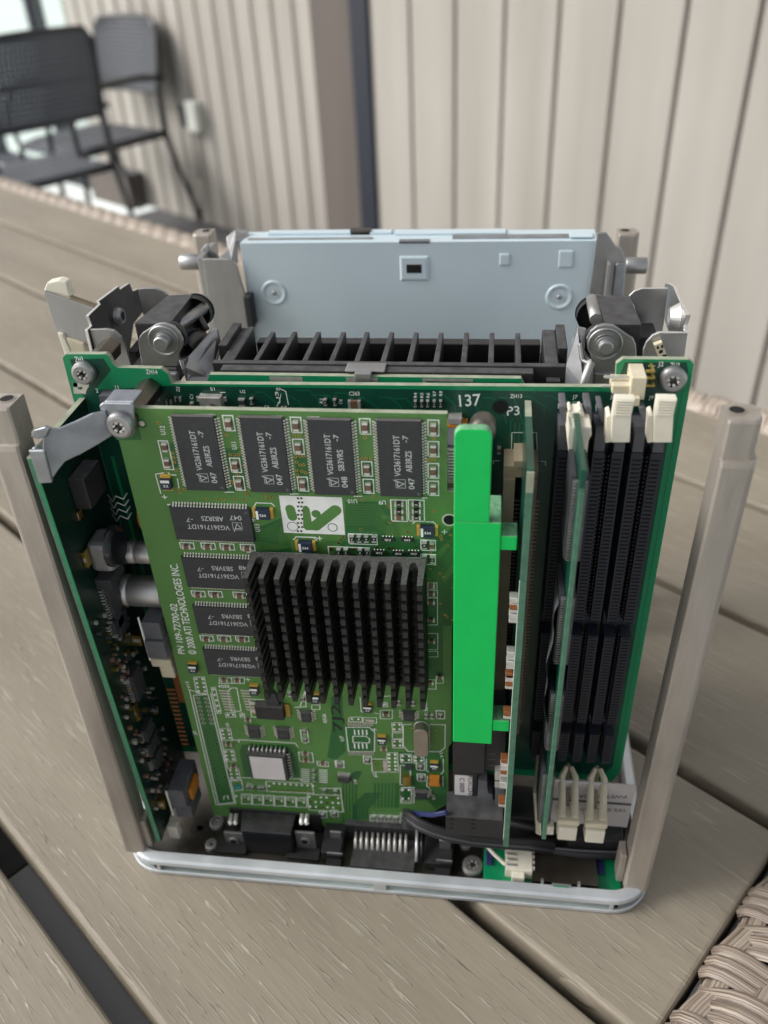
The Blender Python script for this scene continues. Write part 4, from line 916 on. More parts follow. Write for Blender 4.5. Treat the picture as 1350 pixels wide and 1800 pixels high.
for c, x, y in (('c', 940, 655), ('c', 945, 700), ('c', 1062, 722), ('c', 375, 140), ('c', 465, 142), ('d', 470, 300), ('d', 455, 542), ('c', 540, 420), ('k', 1262, 268), ('k', 1262, 322), ('k', 1262, 380), ('k', 1262, 500), ('k', 1265, 645), ('k', 1255, 925), ('k', 1322, 885), ('c', 405, 590), ('c', 440, 745)): C(c, x, y, 2.2, 1.2, 'cap')
skx = [('c', 945, 678, 4.5, 4.6), ('c', 1062, 724, 3.6, 2.3), ('c', 935, 530, 2.2, 5.6)]
for c, x, y, w_, h_ in skx: X, z_ = g(c, x, y); outl_(X, z_, w_, h_)
for x, y in ((540, 888), (570, 892), (618, 895), (645, 897), (1070, 915), (1150, 920)): C('c', x, y, 1.2, 1.7, 'dark')
X, z_ = g('d', 620, 750); k_ = MB(); k_.box(X - 1.4, X + 1.4, YG - 1.2, YG, z_ - 2.2, z_ + 2.2, 'gold', .1); k_.build('inductor', card, origin=(X, YG, z_))
X, z_ = g('d', 810, 752); k_ = MB(); k_.box(X - 1.6, X + 1.6, YG - 1.6, YG, z_ - 1.4, z_ + 2.2, 'orange', .1); k_.box(X - 1.8, X + 1.8, YG - .6, YG, z_ - 3.0, z_ - 1.41, 'orange'); k_.build('orange_diode', card, origin=(X, YG, z_))
X, z_ = g('d', 632, 662); k_ = MB(); k_.box(X - 1.2, X + 1.2, YG - .8, YG, z_ - 1.1, z_ + 1.1, 'chip_black', .1); k_.build('transistor', card, origin=(X, YG, z_))
X, z_ = g('c', 472, 880); k_ = MB(); k_.box(X - 1.1, X + 1.1, YG - .7, YG, z_ - .9, z_ + .7, 'teal_comp', .1); k_.build('teal_capacitor', card, origin=(X, YG, z_))
tmp = gc.build('graphics_card_full', None, origin=(25, YG, -80)); old = card.data; card.data = tmp.data; card.data.name = 'graphics_card'; bpy.data.objects.remove(tmp); bpy.data.meshes.remove(old)
# resistor arrays
for x, y in ((607, 1083), (735, 1085), (550, 1170), (675, 1175), (778, 1175)):
    X, z_ = g('b', x, y, YG - .5); b = MB(); b.box(X - 1.6, X + 1.6, YG - .6, YG, z_ - .55, z_ + .55, 'resistor_black', .05)
    for i in range(4):
        for s in (-1, 1): b.dome(X - 1.2 + i * .8, z_ + s * .75, YG - .02, .24, .3, 'solder')
    b.text('330', (X + .8, YG - .62, z_ + .3), (X - .8, YG - .62, z_ + .3), .6, 'silk'); b.build('resistor_array', card, origin=(X, YG, z_))
# integrated circuits with leads on two sides
def soic(c, x, y, w_, h_, t, n, side='x', body='chip_black', name='integrated_circuit', parent=None, Y=YG, top='chip_top_edge'):
    X, z_ = g(c, x, y, Y - t); b = MB(); b.box(X - w_ / 2, X + w_ / 2, Y - t, Y - .12, z_ - h_ / 2, z_ + h_ / 2, body, .18, top)
    for i in range(n):
        f = -1 + 2 * (i + .5) / n
        for s in (-1, 1):
            if side == 'x':
                zc = z_ + f * h_ / 2; wd = h_ / n * .26; xa = X + s * w_ / 2
                b.box(min(xa, xa + s * .5), max(xa, xa + s * .5), Y - t * .5 - .1, Y - t * .5 + .05, zc - wd, zc + wd, 'solder'); b.box(min(xa + s * .5, xa + s * 1.3), max(xa + s * .5, xa + s * 1.3), Y - .16, Y - .02, zc - wd, zc + wd, 'solder')
                b.box(min(xa + s * .4, xa + s * .55), max(xa + s * .4, xa + s * .55), Y - t * .5 + .05, Y - .1, zc - wd, zc + wd, 'solder')
            else:
                xc = X + f * w_ / 2; wd = w_ / n * .26; za = z_ + s * h_ / 2
                b.box(xc - wd, xc + wd, Y - t * .5 - .1, Y - t * .5 + .05, min(za, za + s * .5), max(za, za + s * .5), 'solder'); b.box(xc - wd, xc + wd, Y - .16, Y - .02, min(za + s * .5, za + s * 1.2), max(za + s * .5, za + s * 1.2), 'solder')
                b.box(xc - wd, xc + wd, Y - t * .5 + .05, Y - .1, min(za + s * .4, za + s * .55), max(za + s * .4, za + s * .55), 'solder')
    b.text('LM', (X + w_ * .25, Y - t - .02, z_ + .2), (X - w_ * .25, Y - t - .02, z_ + .2), .8, 'chip_top_edge')
    return b.build(name, parent or card, origin=(X, Y, z_))
soic('c', 580, 515, 3.9, 4.8, 1.5, 10); soic('c', 783, 525, 3.9, 4.8, 1.5, 10); soic('c', 942, 405, 3.2, 4.2, 1.5, 4); soic('d', 628, 325, 3.4, 3.6, 1.5, 4)
soic('c', 1208, 842, 4.2, 2.8, 1.3, 7, 'z'); soic('d', 716, 870, 3.9, 3.4, 1.6, 3)
# voltage regulator with tab
X, z_ = g('c', 700, 375, YG - 2.3); b = MB(); b.box(X - 5, X + 4, YG - 2.4, YG - .1, z_ - 2.9, z_ + 2.9, 'black_plastic', .2, 'chip_top_edge'); b.box(X + 4.05, X + 5.6, YG - .9, YG - .05, z_ - 2.6, z_ + 2.6, 'gold')
for dz in (-1.8, 1.8): b.box(X - 7, X - 5.05, YG - .5, YG - .1, z_ + dz - .5, z_ + dz + .5, 'solder')
b.prism([(X - 1.4, YG - 1.6, z_ + 2.95), (X + 2.9, YG - 1.6, z_ + 2.95), (X + 2.2, YG - 1.6, z_ + 7.2), (X + .6, YG - 1.6, z_ + 9), (X - .4, YG - 1.6, z_ + 7)], (0, 1.4, 0), 'chip_black')
b.build('voltage_regulator', card, origin=(X, YG, z_), bevel=.1)
# square chip with a white paper sticker
q = [g('c', x, y, YG - 3.2) for x, y in ((530, 665), (805, 665), (822, 835), (560, 835))]
x0, x1 = (q[0][0] + q[3][0]) / 2, (q[1][0] + q[2][0]) / 2; z1_, z0_ = (q[0][1] + q[1][1]) / 2, (q[2][1] + q[3][1]) / 2
b = MB(); b.box(x0, x1, YG - 3.3, YG - .5, z0_, z1_, 'chip_black', .3, 'chip_top_edge')
b.face([(x0 + .9, YG - 3.32, z0_ + .2), (x1 - 1.2, YG - 3.32, z0_ + .4), (x1 - 1.2, YG - 3.32, z1_ - 1.0), (x0 + .9, YG - 3.32, z1_ - 1.0)], 'paper')
xm = (x0 + x1) / 2; b.text('77707', (xm + 1.8, YG - 3.34, z1_ - 2.2), (xm - 1.6, YG - 3.34, z1_ - 2.2), .9, 'chip_text'); b.text('BA29F', (xm + 2, YG - 3.34, z1_ - 4.2), (xm - 1.8, YG - 3.34, z1_ - 4.2), .9, 'chip_text')
for i in range(9):
    f = (i + .5) / 9; X = x0 + (x1 - x0) * f; b.tube([(X, YG - .2, z1_ + .2), (X, YG - .3, z1_ + 1.0), (X, YG - 1.8, z1_ + .7), (X, YG - 2.0, z1_ - .1)], .27, 'solder', 6)
    zz = z0_ + (z1_ - z0_) * f; b.tube([(x1 + .2, YG - .2, zz), (x1 + 1.0, YG - .3, zz), (x1 + .7, YG - 1.8, zz), (x1 - .1, YG - 2.0, zz)], .2, 'tin', 6)
b.build('labelled_chip', card, origin=(xm, YG, z0_))
# quartz can
X, z_ = g('d', 716, 490, YG - 3); X0, zt_ = g('d', 716, 400, YG - 3); _, zb_ = g('d', 716, 590, YG - 3)
b = MB(); P = []
for k in range(9): a = math.pi * k / 8; P.append((X + 2.2 * math.cos(a), zt_ - 2 + 2.2 * math.sin(a)))
for k in range(9): a = math.pi + math.pi * k / 8; P.append((X + 2.2 * math.cos(a), zb_ + 2 + 2.2 * math.sin(a)))
b.prism([(x, YG - 3.6, z) for x, z in P], (0, 3.0, 0), 'crystal_can'); b.prism([(X + (x - X) * 1.12, YG - .6, z) for x, z in P], (0, .5, 0), 'tin')
b.build('quartz_crystal', card, origin=(X, YG, z_), bevel=.5, seg=3)
# four end capacitors along the lower edge
for x, y in ((383, 1020), (435, 1022), (487, 1025), (538, 1028), (598, 1020)): C('d', x, y, 1.6, 1.6 if x < 590 else 2.4, 'res')

# ================================================================== memory slots on the main board (faces at y = 9)
YL = 9.0
ztop = onY(1068, 808, YL).z; zbot = onY(1001, 1332, YL).z; kz = (zbot - ztop) / 115.57
def slot(px_t, px_b, label=None):
    xc = (onY(px_t, 808, YL).x + onY(px_b, 1332, YL).x) / 2
    b = MB(); w_ = 3.75
    zt_ = ztop + 9.5; zb_ = zbot - 4.0
    b.box(xc - w_, xc + w_, YL + 5, YM - .1, zb_, zt_ - 1, 'slot_blue')
    segs = ((ztop + 2.2, ztop + 54.9 * kz), (ztop + 60.3 * kz, ztop + 98.5 * kz), (ztop + 103.4 * kz, zbot - 2.0))
    for za, zb2 in segs:
        for s in (-1, 1): b.box(xc + (s * w_ if s < 0 else .75), xc - (.75 if s < 0 else -w_), YL, YL + 4.99, zb2, za, 'slot_blue', .15)
    for s in (-1, 1): b.box(xc + (s * w_ if s < 0 else .9), xc - (.9 if s < 0 else -w_), YL - .3, YL + 4.99, ztop + 2.25, zt_, 'slot_grey', .2)
    b.box(xc - 1.6, xc + 1.6, YL - .2, YL + 4.9, zt_ + .05, zt_ + 1.0, 'slot_grey')
    z = 0; n = 0
    for cnt, off in ((44, 0), (30, 60.96), (10, 104.14)):
        for i in range(cnt):
            z = ztop + (off + i * 1.27) * kz
            for s in (-1, 1):
                xa = xc + s * 1.1; xb = xc + s * 3.2; b.face([(min(xa, xb), YL - .02, z - .26), (max(xa, xb), YL - .02, z - .26), (max(xa, xb), YL - .02, z + .26), (min(xa, xb), YL - .02, z + .26)], 'hole')
                if i % 1 == 0: b.box(min(xc + s * .3, xc + s * .72), max(xc + s * .3, xc + s * .72), YL + 1.5, YL + 4.9, z - .25, z + .25, 'resistor_black')
    o = b.build('memory_slot', core, origin=(xc, YM, ztop)); o['label'] = label; return o, xc
s7, x7 = slot(1008, 951, 'memory slot with a module seated in it'); s8, x8 = slot(1068, 1001, 'empty memory slot in the middle'); s9, x9 = slot(1139, 1050, 'empty memory slot nearest the board edge')
# ivory end latches, swung open
def open_latch(o, dx):
    N = lambda x, y, Y: PY('n', x + dx, y, Y)
    b = MB()
    front = [N(585, 488, 1), N(755, 492, 1), N(722, 630, 1), N(708, 858, 1), N(555, 858, 1), N(560, 640, 1)]
    b.prism(front, (0, 2.6, 0), 'ivory'); side = [N(555, 645, 3), N(557, 855, 3), N(500, 862, 3), N(512, 640, 3), N(545, 625, 3)]
    b.prism(side[::-1], (0, 4.5, 0), 'ivory')
    for k in range(6):
        p = N(590 - k * 3, 505 + k * 23, 1); q = N(745 - k * 5, 508 + k * 23, 1); b.box(p.x, q.x, .72, .98, p.z - .3, p.z + .3, 'ivory', .08)
    b.build('latch', o, bevel=.3, origin=tuple(front[3]))
    b = MB(); pts = [N(430, 560, 7), N(480, 560, 7), N(512, 680, 7), N(500, 700, 7), N(470, 690, 7), N(440, 620, 7)]
    b.prism(pts, (0, 6, 0), 'slot_grey'); b.build('latch_housing', o, bevel=.3)
open_latch(s8, 0); open_latch(s9, 358)
N = lambda x, y, Y: PY('n', x, y, Y)
b = MB(); b.prism([N(185, 600, 4), N(312, 590, 4), N(345, 720, 4), N(222, 722, 4)], (0, 4, 0), 'ivory')
b.prism([N(222, 725, 0), N(385, 725, 0), N(385, 800, 0), N(358, 850, 0), N(335, 1048, 0), N(200, 1040, 0), N(178, 830, 0), N(190, 700, 0)], (0, 7, 0), 'ivory')
for x in (182, 270): b.box(N(x, 600, 4).x, N(x + 30, 600, 4).x, 4, 8, N(x, 600, 4).z, N(x, 575, 4).z, 'ivory')
b.build('latch', s7, bevel=.35)
b = MB()
for x in (115, 325): b.prism([N(x, 550, 6), N(x + 60, 550, 6), N(x + 65, 690, 6), N(x + 25, 690, 6), N(x, 600, 6)], (0, 7, 0), 'slot_grey')
b.build('latch_housing', s7, bevel=.3)
for o, xc, ya, yb, yc in ((s8, x8, 545, 868, 980), (s9, x9, 550, 885, 995)):       # lower latches reach out towards the viewer
    pxx = {545: 745, 550: 915}[ya]; cxx = {545: 740, 550: 905}[ya]
    p0 = Vector((xc, 8, zbot - 3)); q = Z('f', cxx, yb); p1 = onX(q[0], q[1], xc - .5) if False else onY(q[0], q[1], -6)
    b = MB()
    for s in (-1, 1):
        a = p0 + Vector((s * .7, 0, 0)); c_ = p1 + Vector((s * 1.9, 0, 0)); m_ = a.lerp(c_, .2) + Vector((s * 1.1, 0, 0)); b.tube([a, m_, c_], [.8, 1.2, 1.3], 'ivory_old', 6, smooth=False)
    b.tube([p0 + Vector((0, 2, -1)), p1 + Vector((0, 4, -1))], .9, 'beige_slot', 4)
    q2 = onY(*Z('f', cxx, yc), -6.5); b.box(p1.x - 3.6, p1.x + 3.6, -7.5, -2, p1.z - 2.2, p1.z + .5, 'ivory_old', .3); b.box(p1.x - 3.1, p1.x + 3.1, -8.2, -3.5, q2.z, p1.z - 2.25, 'ivory', .3)
    b.build('latch', o, bevel=.3, origin=tuple(p1))
b = MB(); p = onY(*Z('f', 555, 720), -2); q = onY(*Z('f', 575, 955), -6); b.tube([(x7 - 1, 9, zbot), p, q], [1, 1.4, 1.6], 'ivory_old', 6, smooth=False); b.box(q.x - 1.5, q.x + 4, q.y, q.y + 3, q.z - 1, q.z + 3, 'ivory')
b.build('latch', s7, bevel=.2)
# seated memory module, a board standing edge-on
XM = 93.6
zt_ = onY(1026, 852, -20).z + 3.5; zb_ = onY(962, 1476, -20).z
b = MB(); b.box(XM, XM + 1.25, -20, YL + 1, zb_, zt_, 'board_green'); b.box(XM + .01, XM + 1.24, -20.35, -20.01, zb_ + .5, zt_ - 5, 'board_edge_green')
b.prism([(XM + .01, -20.02, zt_ - 4.8), (XM + 1.24, -20.02, zt_ - 4.8), (XM + 1.24, -20.3, zt_ - 4.8), (XM + .01, -20.3, zt_ - 4.8)], (0, 0, .3), 'board_edge_green')
mod = b.build('memory_module', core, origin=(XM, -20, zt_), bevel=.15)
for i in range(4):
    z1 = zt_ - 4 - i * 32.5
    for s, t_ in ((-1, 1.2), (1, 1.2)):
        b = MB(); xa = XM - 1.3 if s < 0 else XM + 1.35; b.box(xa, xa + 1.1, -16, -5, z1 - 22.2, z1, 'chip_black', .0)
        for k in range(27):
            zz = z1 - .9 - k * .8; b.box(xa + (.3 if s < 0 else -.05), xa + (1.28 if s < 0 else .8), -17, -16.02, zz - .14, zz + .14, 'steel')
        b.build('memory_chip', mod, origin=(xa, -16, z1))
b = MB(); L = []      # peeling clear label curling off the module
for i in range(15):
    z = -38 - i * 3.2; L.append(((XM - 1.5 - 1.2 * math.sin(i / 14 * math.pi) - .5 * math.sin(i * 1.3), -17.2 + .8 * math.sin(i * .9), z), (XM - 1.6, -7, z)))
for i in range(14): b.face([L[i][0], L[i][1], L[i + 1][1], L[i + 1][0]], 'zinc', True)
b.build('peeling_label', mod)

# ================================================================== riser card and its beige slot
b = MB(); x0, x1 = 78.6, 87.0; za, zb2 = PY('e', 415, 480, 8).z, PY('f', 430, 372, 8).z
b.box(x0, x0 + 3.0, 8, YM - .1, zb2, za, 'beige_slot', .1); b.box(x1 - 3.4, x1, 8, YM - .1, zb2, za, 'beige_slot', .1); b.box(x0 + 3.01, x1 - 3.41, 12, YM - .1, zb2, za - 1, 'hole'); b.box(x0, x1, 9, YM - .1, za + .01, za + 3.2, 'beige_slot'); b.box(x0 + 2.4, x0 + 5, 8.5, YM - .1, za + 3.21, za + 5.0, 'beige_slot')
for i in range(66):
    z = za - 7 - i * 1.27
    if z < zb2 + 2: break
    b.box(x1 - 3.0, x1 - .8, 7.93, 7.99, z - .28, z + .28, 'hole'); b.box(x1 + .01, x1 + .8, 8.8, 9.4, z - .25, z + .25, 'beige_slot')
    b.box(x0 + 3.0, x0 + 4.2, 9, 11.9, z - .3, z + .3, 'resistor_black')
b.build('riser_slot', core, origin=(x0, YM, za))
XR0, XR1 = 83.05, 84.65
b = MB(); b.box(XR0, XR1, -14.4, 9, -140, -3.2, 'board_green'); b.box(XR0, XR1, 9.001, YM - .2, -15, -3.2, 'board_green', 0, 'board_edge'); b.box(XR0 + .0, XR1 - .0, -14.9, -14.42, -139, -9, 'board_edge_green'); b.box(XR0, XR1, -14.9, -14.42, -8.9, -3.6, 'board_edge'); b.box(XR0 - .12, XR0 - .01, -14.6, -14.0, -136, -34, 'silk')  # last box: white strip painting the highlight down the left face
ri = b.build('riser_card', core, origin=(XR0, -14, -3), bevel=.12)
for c, x, y, k in (('e', 485, 968, 'c'), ('e', 488, 1010, 's'), ('e', 482, 1055, 's'), ('e', 466, 1262, 's'), ('e', 462, 1305, 'c'), ('e', 470, 1383, 's'), ('e', 462, 1495, 's'), ('e', 460, 1585, 'c'), ('f', 382, 150, 'c'), ('f', 366, 243, 'c'), ('f', 364, 285, 's'), ('f', 362, 375, 'c'), ('f', 358, 425, 's'), ('f', 352, 475, 'c')):
    p = PX(c, x, y, 82.2); b = MB(); b.box(80.9, XR0 - .05, -13.9, -11.6, p.z - 1.0, p.z + 1.0, 'copper' if k == 'c' else 'solder', .15)
    b.box(81.0, XR0 - .05, -13.8, -11.7, p.z - 2.0, p.z - 1.05, 'solder'); b.build('capacitor', ri, origin=(82, -13, p.z), bevel=.15)
# green latch strip in front of the slot
b = MB(); GF = -12.5
def gp(c, x, y, Y=GF): return PY(c, x, y, Y)
gx0, gx1, gx2 = 67.45, 75.5, 78.2
ztu = gp('e', 200, 183).z; zst = gp('e', 265, 738).z; zbt = gp('f', 180, 427).z
pts = [(gx0, zst + .02), (gx1, zst + .02), (gx1, ztu - 2.0)] + [(gx1 - 2 + 2 * math.cos(a), ztu - 2 + 2 * math.sin(a)) for a in [k * math.pi / 10 for k in range(1, 6)]] + [(gx0 + 2 + 2 * math.cos(a), ztu - 2 + 2 * math.sin(a)) for a in [k * math.pi / 10 for k in range(5, 10)]] + [(gx0, ztu - 2)]
b.prism([(x, GF, z) for x, z in pts], (0, 2.4, 0), 'green_dusty', cap='green_plastic')
b.box(gx0, gx2, GF + .001, GF + 11.5, zbt, zst, 'green_plastic', 0, 'green_dusty')
for c, x, y0, y1 in (('e', 495, 825, 908), ('f', 385, 300, 362)):
    zz0, zz1 = gp(c, x - 40, y1).z, gp(c, x - 40, y0).z; b.box(gx2 + .01, XR0 - .2 if c == 'f' else 82.0, GF + .3, GF + 6, zz0, zz1, 'green_plastic', 0, 'green_dusty')
b.build('green_latch_strip', core, origin=(gx0, GF, zst), bevel=.25, label='bright green plastic latch strip')
p = PY('e', 290, 170, -8.5); b = MB(); b.lathe((p.x + .3, -9.9, ztu - 2.6), (0, 1, 0), [(0, 2.3), (.3, 2.8), (5, 2.8)], 'base_plate_metal', 28); b.build('standoff', core, origin=(p.x, 0, p.z))
# orange capacitor and brown connector edge beside the strip
p = PY('b', 1050, 400, 13.5); b = MB(); b.box(p.x - 2.1, p.x + 3, 13.6, YM - .1, p.z - 5.5, p.z + 3.0, 'orange', .2); b.box(p.x - 1.8, p.x + 1.5, 13.8, YM - .1, p.z + 3.1, p.z + 4.6, 'tin')
for i in range(9): b.box(p.x - 2.7, p.x - 2.11, 14, 15, p.z - 5 + i * .9, p.z - 4.6 + i * .9, 'gold')
b.build('orange_capacitor', mb, origin=tuple(p))
b = MB(); p = PY('b', 1025, 500, 4)
for i in range(34): z = p.z - i * .85; b.box(p.x - 1.2, p.x + 3, 4.5, 5.2, z - .22, z + .22, 'tin')
b.box(p.x - 1.4, p.x + 6, 5.21, YM - .1, p.z - 30, p.z + 1, 'slot_grey'); q = PY('b', 1022, 850, 4); b.box(q.x - 1.5, q.x + 3, 4.0, 5.0, q.z - 6.5, q.z + 6.5, 'beige_slot'); b.build('edge_connector', mb, origin=tuple(p))
# black relay block, sticker and plugs below the strip
b = MB(); F1 = lambda x, y, Y=-8.0: PY('f', x, y, Y)
b.box(gx0 - .3, F1(245, 500).x, -8, 10, F1(100, 600).z, zbt - .1, 'black_plastic', .1); b.box(F1(245, 500).x + .01, 82.3, -6.5, 10, F1(300, 590, -6.5).z, zbt - .1, 'black_plastic', .1)
for y in (492, 525, 560): p = F1(285, y, -6.6); b.box(p.x - 1.1, p.x + 1.1, -6.56, -6.51, p.z - .15, p.z + .15, 'slot_grey')
b.build('relay_block', core, origin=(gx0, -8, -110), bevel=.25)
b = MB(); q0, q1 = F1(65, 615, -6), F1(168, 757, -6); b.box(gx0 - .2, F1(200, 680, -6).x, -5.9, 8, F1(100, 765, -6).z, F1(100, 603, -6).z, 'black_plastic')
pl_ = b.build('drive_plug', core, origin=(gx0, -6, -125), bevel=.25)
b = MB(); b.prism([(q0.x, -5.93, q1.z), (q1.x, -5.93, q1.z), (q1.x, -5.93, q0.z), (q0.x, -5.93, q0.z)][::1], (0, -.08, 0), 'paper')
b.text('C 0009', F1(92, 630, -6.03), F1(92, 715, -6.03), -1.6, 'ink_black') if False else b.text('C 0009', F1(95, 632, -6.04), F1(95, 716, -6.04), 1.5, 'ink_black', n=(0, -1, 0)); b.text('FOXCONN', F1(145, 622, -6.04), F1(145, 748, -6.04), 1.5, 'ink_black')
b.build('sticker', pl_, origin=tuple(q0))
b = MB(); b.prism([F1(205, 645, -7), F1(255, 655, -7), F1(262, 720, -7), F1(290, 735, -7), F1(290, 800, -7), F1(200, 760, -7)], (0, 5, 0), 'slot_grey'); b.prism([F1(305, 700, -9), F1(362, 700, -9), F1(362, 790, -9), F1(305, 790, -9)], (0, 7, 0), 'slot_grey')
b.prism([F1(303, 600, -9), F1(360, 597, -9), F1(362, 690, -9), F1(303, 690, -9)], (0, 5, 0), 'solder'); b.box(F1(303, 640, -9).x - .1, F1(360, 640, -9).x, -9.06, -9.01, F1(303, 645, -9).z - .5, F1(303, 645, -9).z, 'hole')
b.build('clip_block', core, origin=tuple(F1(250, 700)), bevel=.3)
b = MB(); b.tube([F1(240, 815, -9), F1(245, 868, -9), F1(355, 872, -9)], .5, 'tin', 6); b.box(F1(245, 830, -8).x, F1(345, 830, -8).x, -8.3, -3, F1(245, 862, -8).z, F1(245, 810, -8).z, 'resistor_black', .2); b.build('wire_bail', core, origin=tuple(F1(245, 850)))
b = MB(); za_, zb_ = F1(20, 862, -14).z, F1(20, 965, -14).z
b.box(F1(12, 900, -14).x, F1(350, 900, -14).x, -14, -5, zb_, za_, 'black_plastic', 0, 'black_dusty')
for x in (45, 175):
    for y in (880, 905, 930): p = F1(x, y, -14); b.box(p.x - .6, p.x + .6, -14.08, -14.02, p.z - .3, p.z + .3, 'hole')
b.build('cable_plug', core, origin=tuple(F1(100, 900, -14)), bevel=.3)
# cables leaving the plug to both sides
GG = lambda x, y, Y: PY('g', x, y, Y)
b = MB()
for k, (dy, m, r) in enumerate(((0, 'rubber', .95), (22, 'rubber', .95), (40, 'slot_grey', .8), (58, 'rubber', .95))):
    b.tube([GG(325, 570 + dy * .8, -3), GG(360, 590 + dy, -8), GG(430, 640 + dy, -10), GG(540, 690 + dy, -11), GG(680, 730 + dy, -11), GG(860, 765 + dy, -10), GG(1080, 785 + dy, -8), GG(1300, 800 + dy, -5), GG(1500, 830 + dy, -3)], r, m, 8)
for dy in (0, 14): b.tube([GG(340, 565 + dy, -3), GG(430, 580 + dy, -8), GG(540, 588 + dy, -11), GG(650, 570 + dy, -13.5)], .55, 'blue_dot', 6)
b.box(GG(300, 600, -1).x, GG(345, 600, -1).x, -2.5, 1, GG(300, 675, -1).z, GG(300, 585, -1).z, 'slot_grey', .2)
b.build('cable_bundle', core, origin=tuple(GG(680, 730, -10)))
b = MB(); F2 = lambda x, y, Y: PY('f', x, y, Y)
b.tube([F2(390, 900, 2), F2(600, 945, 2), F2(820, 975, 0), F2(1050, 985, 0)], 1.0, 'rubber', 8); b.tube([F2(390, 1010, 0), F2(560, 1050, -2), F2(800, 1080, -3), F2(1060, 1090, -3)], [1.6, 1.8, 1.8, 1.6], 'rubber', 8); b.tube([F2(540, 1040, -3), F2(800, 1062, -4), F2(1050, 1075, -4)], .35, 'slot_grey', 6)
b.build('cable', core, origin=tuple(F2(820, 1000, 0)))
b = MB(); b.box(85.2, 123.5, 4, 17.2, -163, F2(800, 900, 4).z, 'black_plastic'); b.box(67, 85.1, 4, 17.2, -163, -146, 'black_plastic'); b.box(104, 122, -2, 3.9, -163, F2(950, 1000, -2).z, 'black_plastic', .4); b.build('power_inlet_block', core, origin=(105, 4, -160), bevel=.4)
b = MB(); a0, a1 = F2(640, 890, 3.5), F2(1092, 672, 3.5); zlab0, zlab1 = a0.z, F2(1092, 672, 3.5).z
b.box(F2(640, 800, 3.5).x, 123.3, 3.3, 3.7, zlab0, zlab1, 'paper')
for t_, x0_, x1_, y in (('PWET 34', 1085, 900, 735), ('26 VA', 860, 700, 735), ('TPS 0145', 1085, 900, 815), ('A 22', 860, 720, 815)): b.text(t_, F2(x0_, y, 3.28), F2(x1_, y, 3.28), 1.6, 'chip_top_edge')
b.face([(F2(640, 800, 3.28).x, 3.28, F2(640, 760, 3.28).z - .3), (123.2, 3.28, F2(640, 760, 3.28).z - .3), (123.2, 3.28, F2(640, 750, 3.28).z), (F2(640, 800, 3.28).x, 3.28, F2(640, 750, 3.28).z)], 'slot_grey')
b.build('paper_label', core, origin=(110, 3.5, -145))
# little port board on the chassis floor
b = MB(); z_ = -160.5; cs = [PZ('f', 235, 1035, z_), PZ('f', 560, 1040, z_), PZ('f', 560, 1245, z_), PZ('f', 240, 1215, z_)]
x0_, x1_ = (cs[0].x + cs[3].x) / 2, 121.0; y0_, y1_ = -14.2, cs[0].y
b.box(x0_, x1_, y0_, y1_, z_ - 1.6, z_, 'board_rim'); pb = b.build('port_board', core, origin=(x0_, y0_, z_), bevel=.3)
for c_, x, y in (('f', 272, 1105), ('f', 930, 1160)): p = PZ(c_, x, y, z_ + .05); b = MB(); b.box(p.x - 1.2, p.x + 1.2, p.y - 3, p.y + 3, z_ + .02, z_ + .8, 'blue_dot', .0); b.build('blue_pad', pb, origin=tuple(p), bevel=.5)
b = MB(); s0 = PZ('f', 520, 1110, z_ + 2); s1 = PZ('f', 880, 1110, z_ + 2); b.box(s0.x, s1.x + 1, -13.9, 2, z_ + .05, z_ + 3.2, 'base_plate_metal', .0)
for x in (575, 790): p = PZ('f', x, 1200, z_ + 4); b.box(p.x, p.x + .8, -15, -13.95, z_ + .05, z_ + 5, 'steel')
p = PZ('f', 650, 1210, z_ + 4); q = PZ('f', 740, 1210, z_ + 4); b.box(p.x - .6, q.x + .6, -15.4, -14.95, z_ + .05, z_ + 4.6, 'steel'); b.box(p.x, q.x, -15.5, -15.42, z_ + .3, z_ + 4, 'board_rim')
b.build('port_shield', pb, origin=(s0.x, -14, z_), bevel=.2)
b = MB(); p = PZ('f', 450, 1110, z_ + 4); b.box(p.x - 4.5, p.x + 4.0, p.y - 4.5, p.y + 4.5, z_ + .05, z_ + 4.5, 'ivory', .0)
for i in range(4): b.box(p.x - 4.4 + .3, p.x - 1.0, p.y - 3.4 + i * 1.9, p.y - 2.5 + i * 1.9, z_ + 4.52, z_ + 4.9, 'tin'); b.box(p.x + 4.01, p.x + 4.8, p.y - 3.4 + i * 2, p.y - 2.4 + i * 2, z_ + .4, z_ + 4.2, 'ivory')
b.box(p.x - 2.5, p.x + 1.5, p.y - 6.5, p.y - 4.51, z_ + .05, z_ + 3.6, 'ivory')
b.tube([(p.x - 4.5, p.y - 2, z_ + 3), (p.x - 8, p.y + 1, z_ + 3.4), (p.x - 12, p.y + 5, z_ + 4)], .7, 'ivory', 6); b.build('small_ivory_connector', pb, origin=tuple(p), bevel=.2)

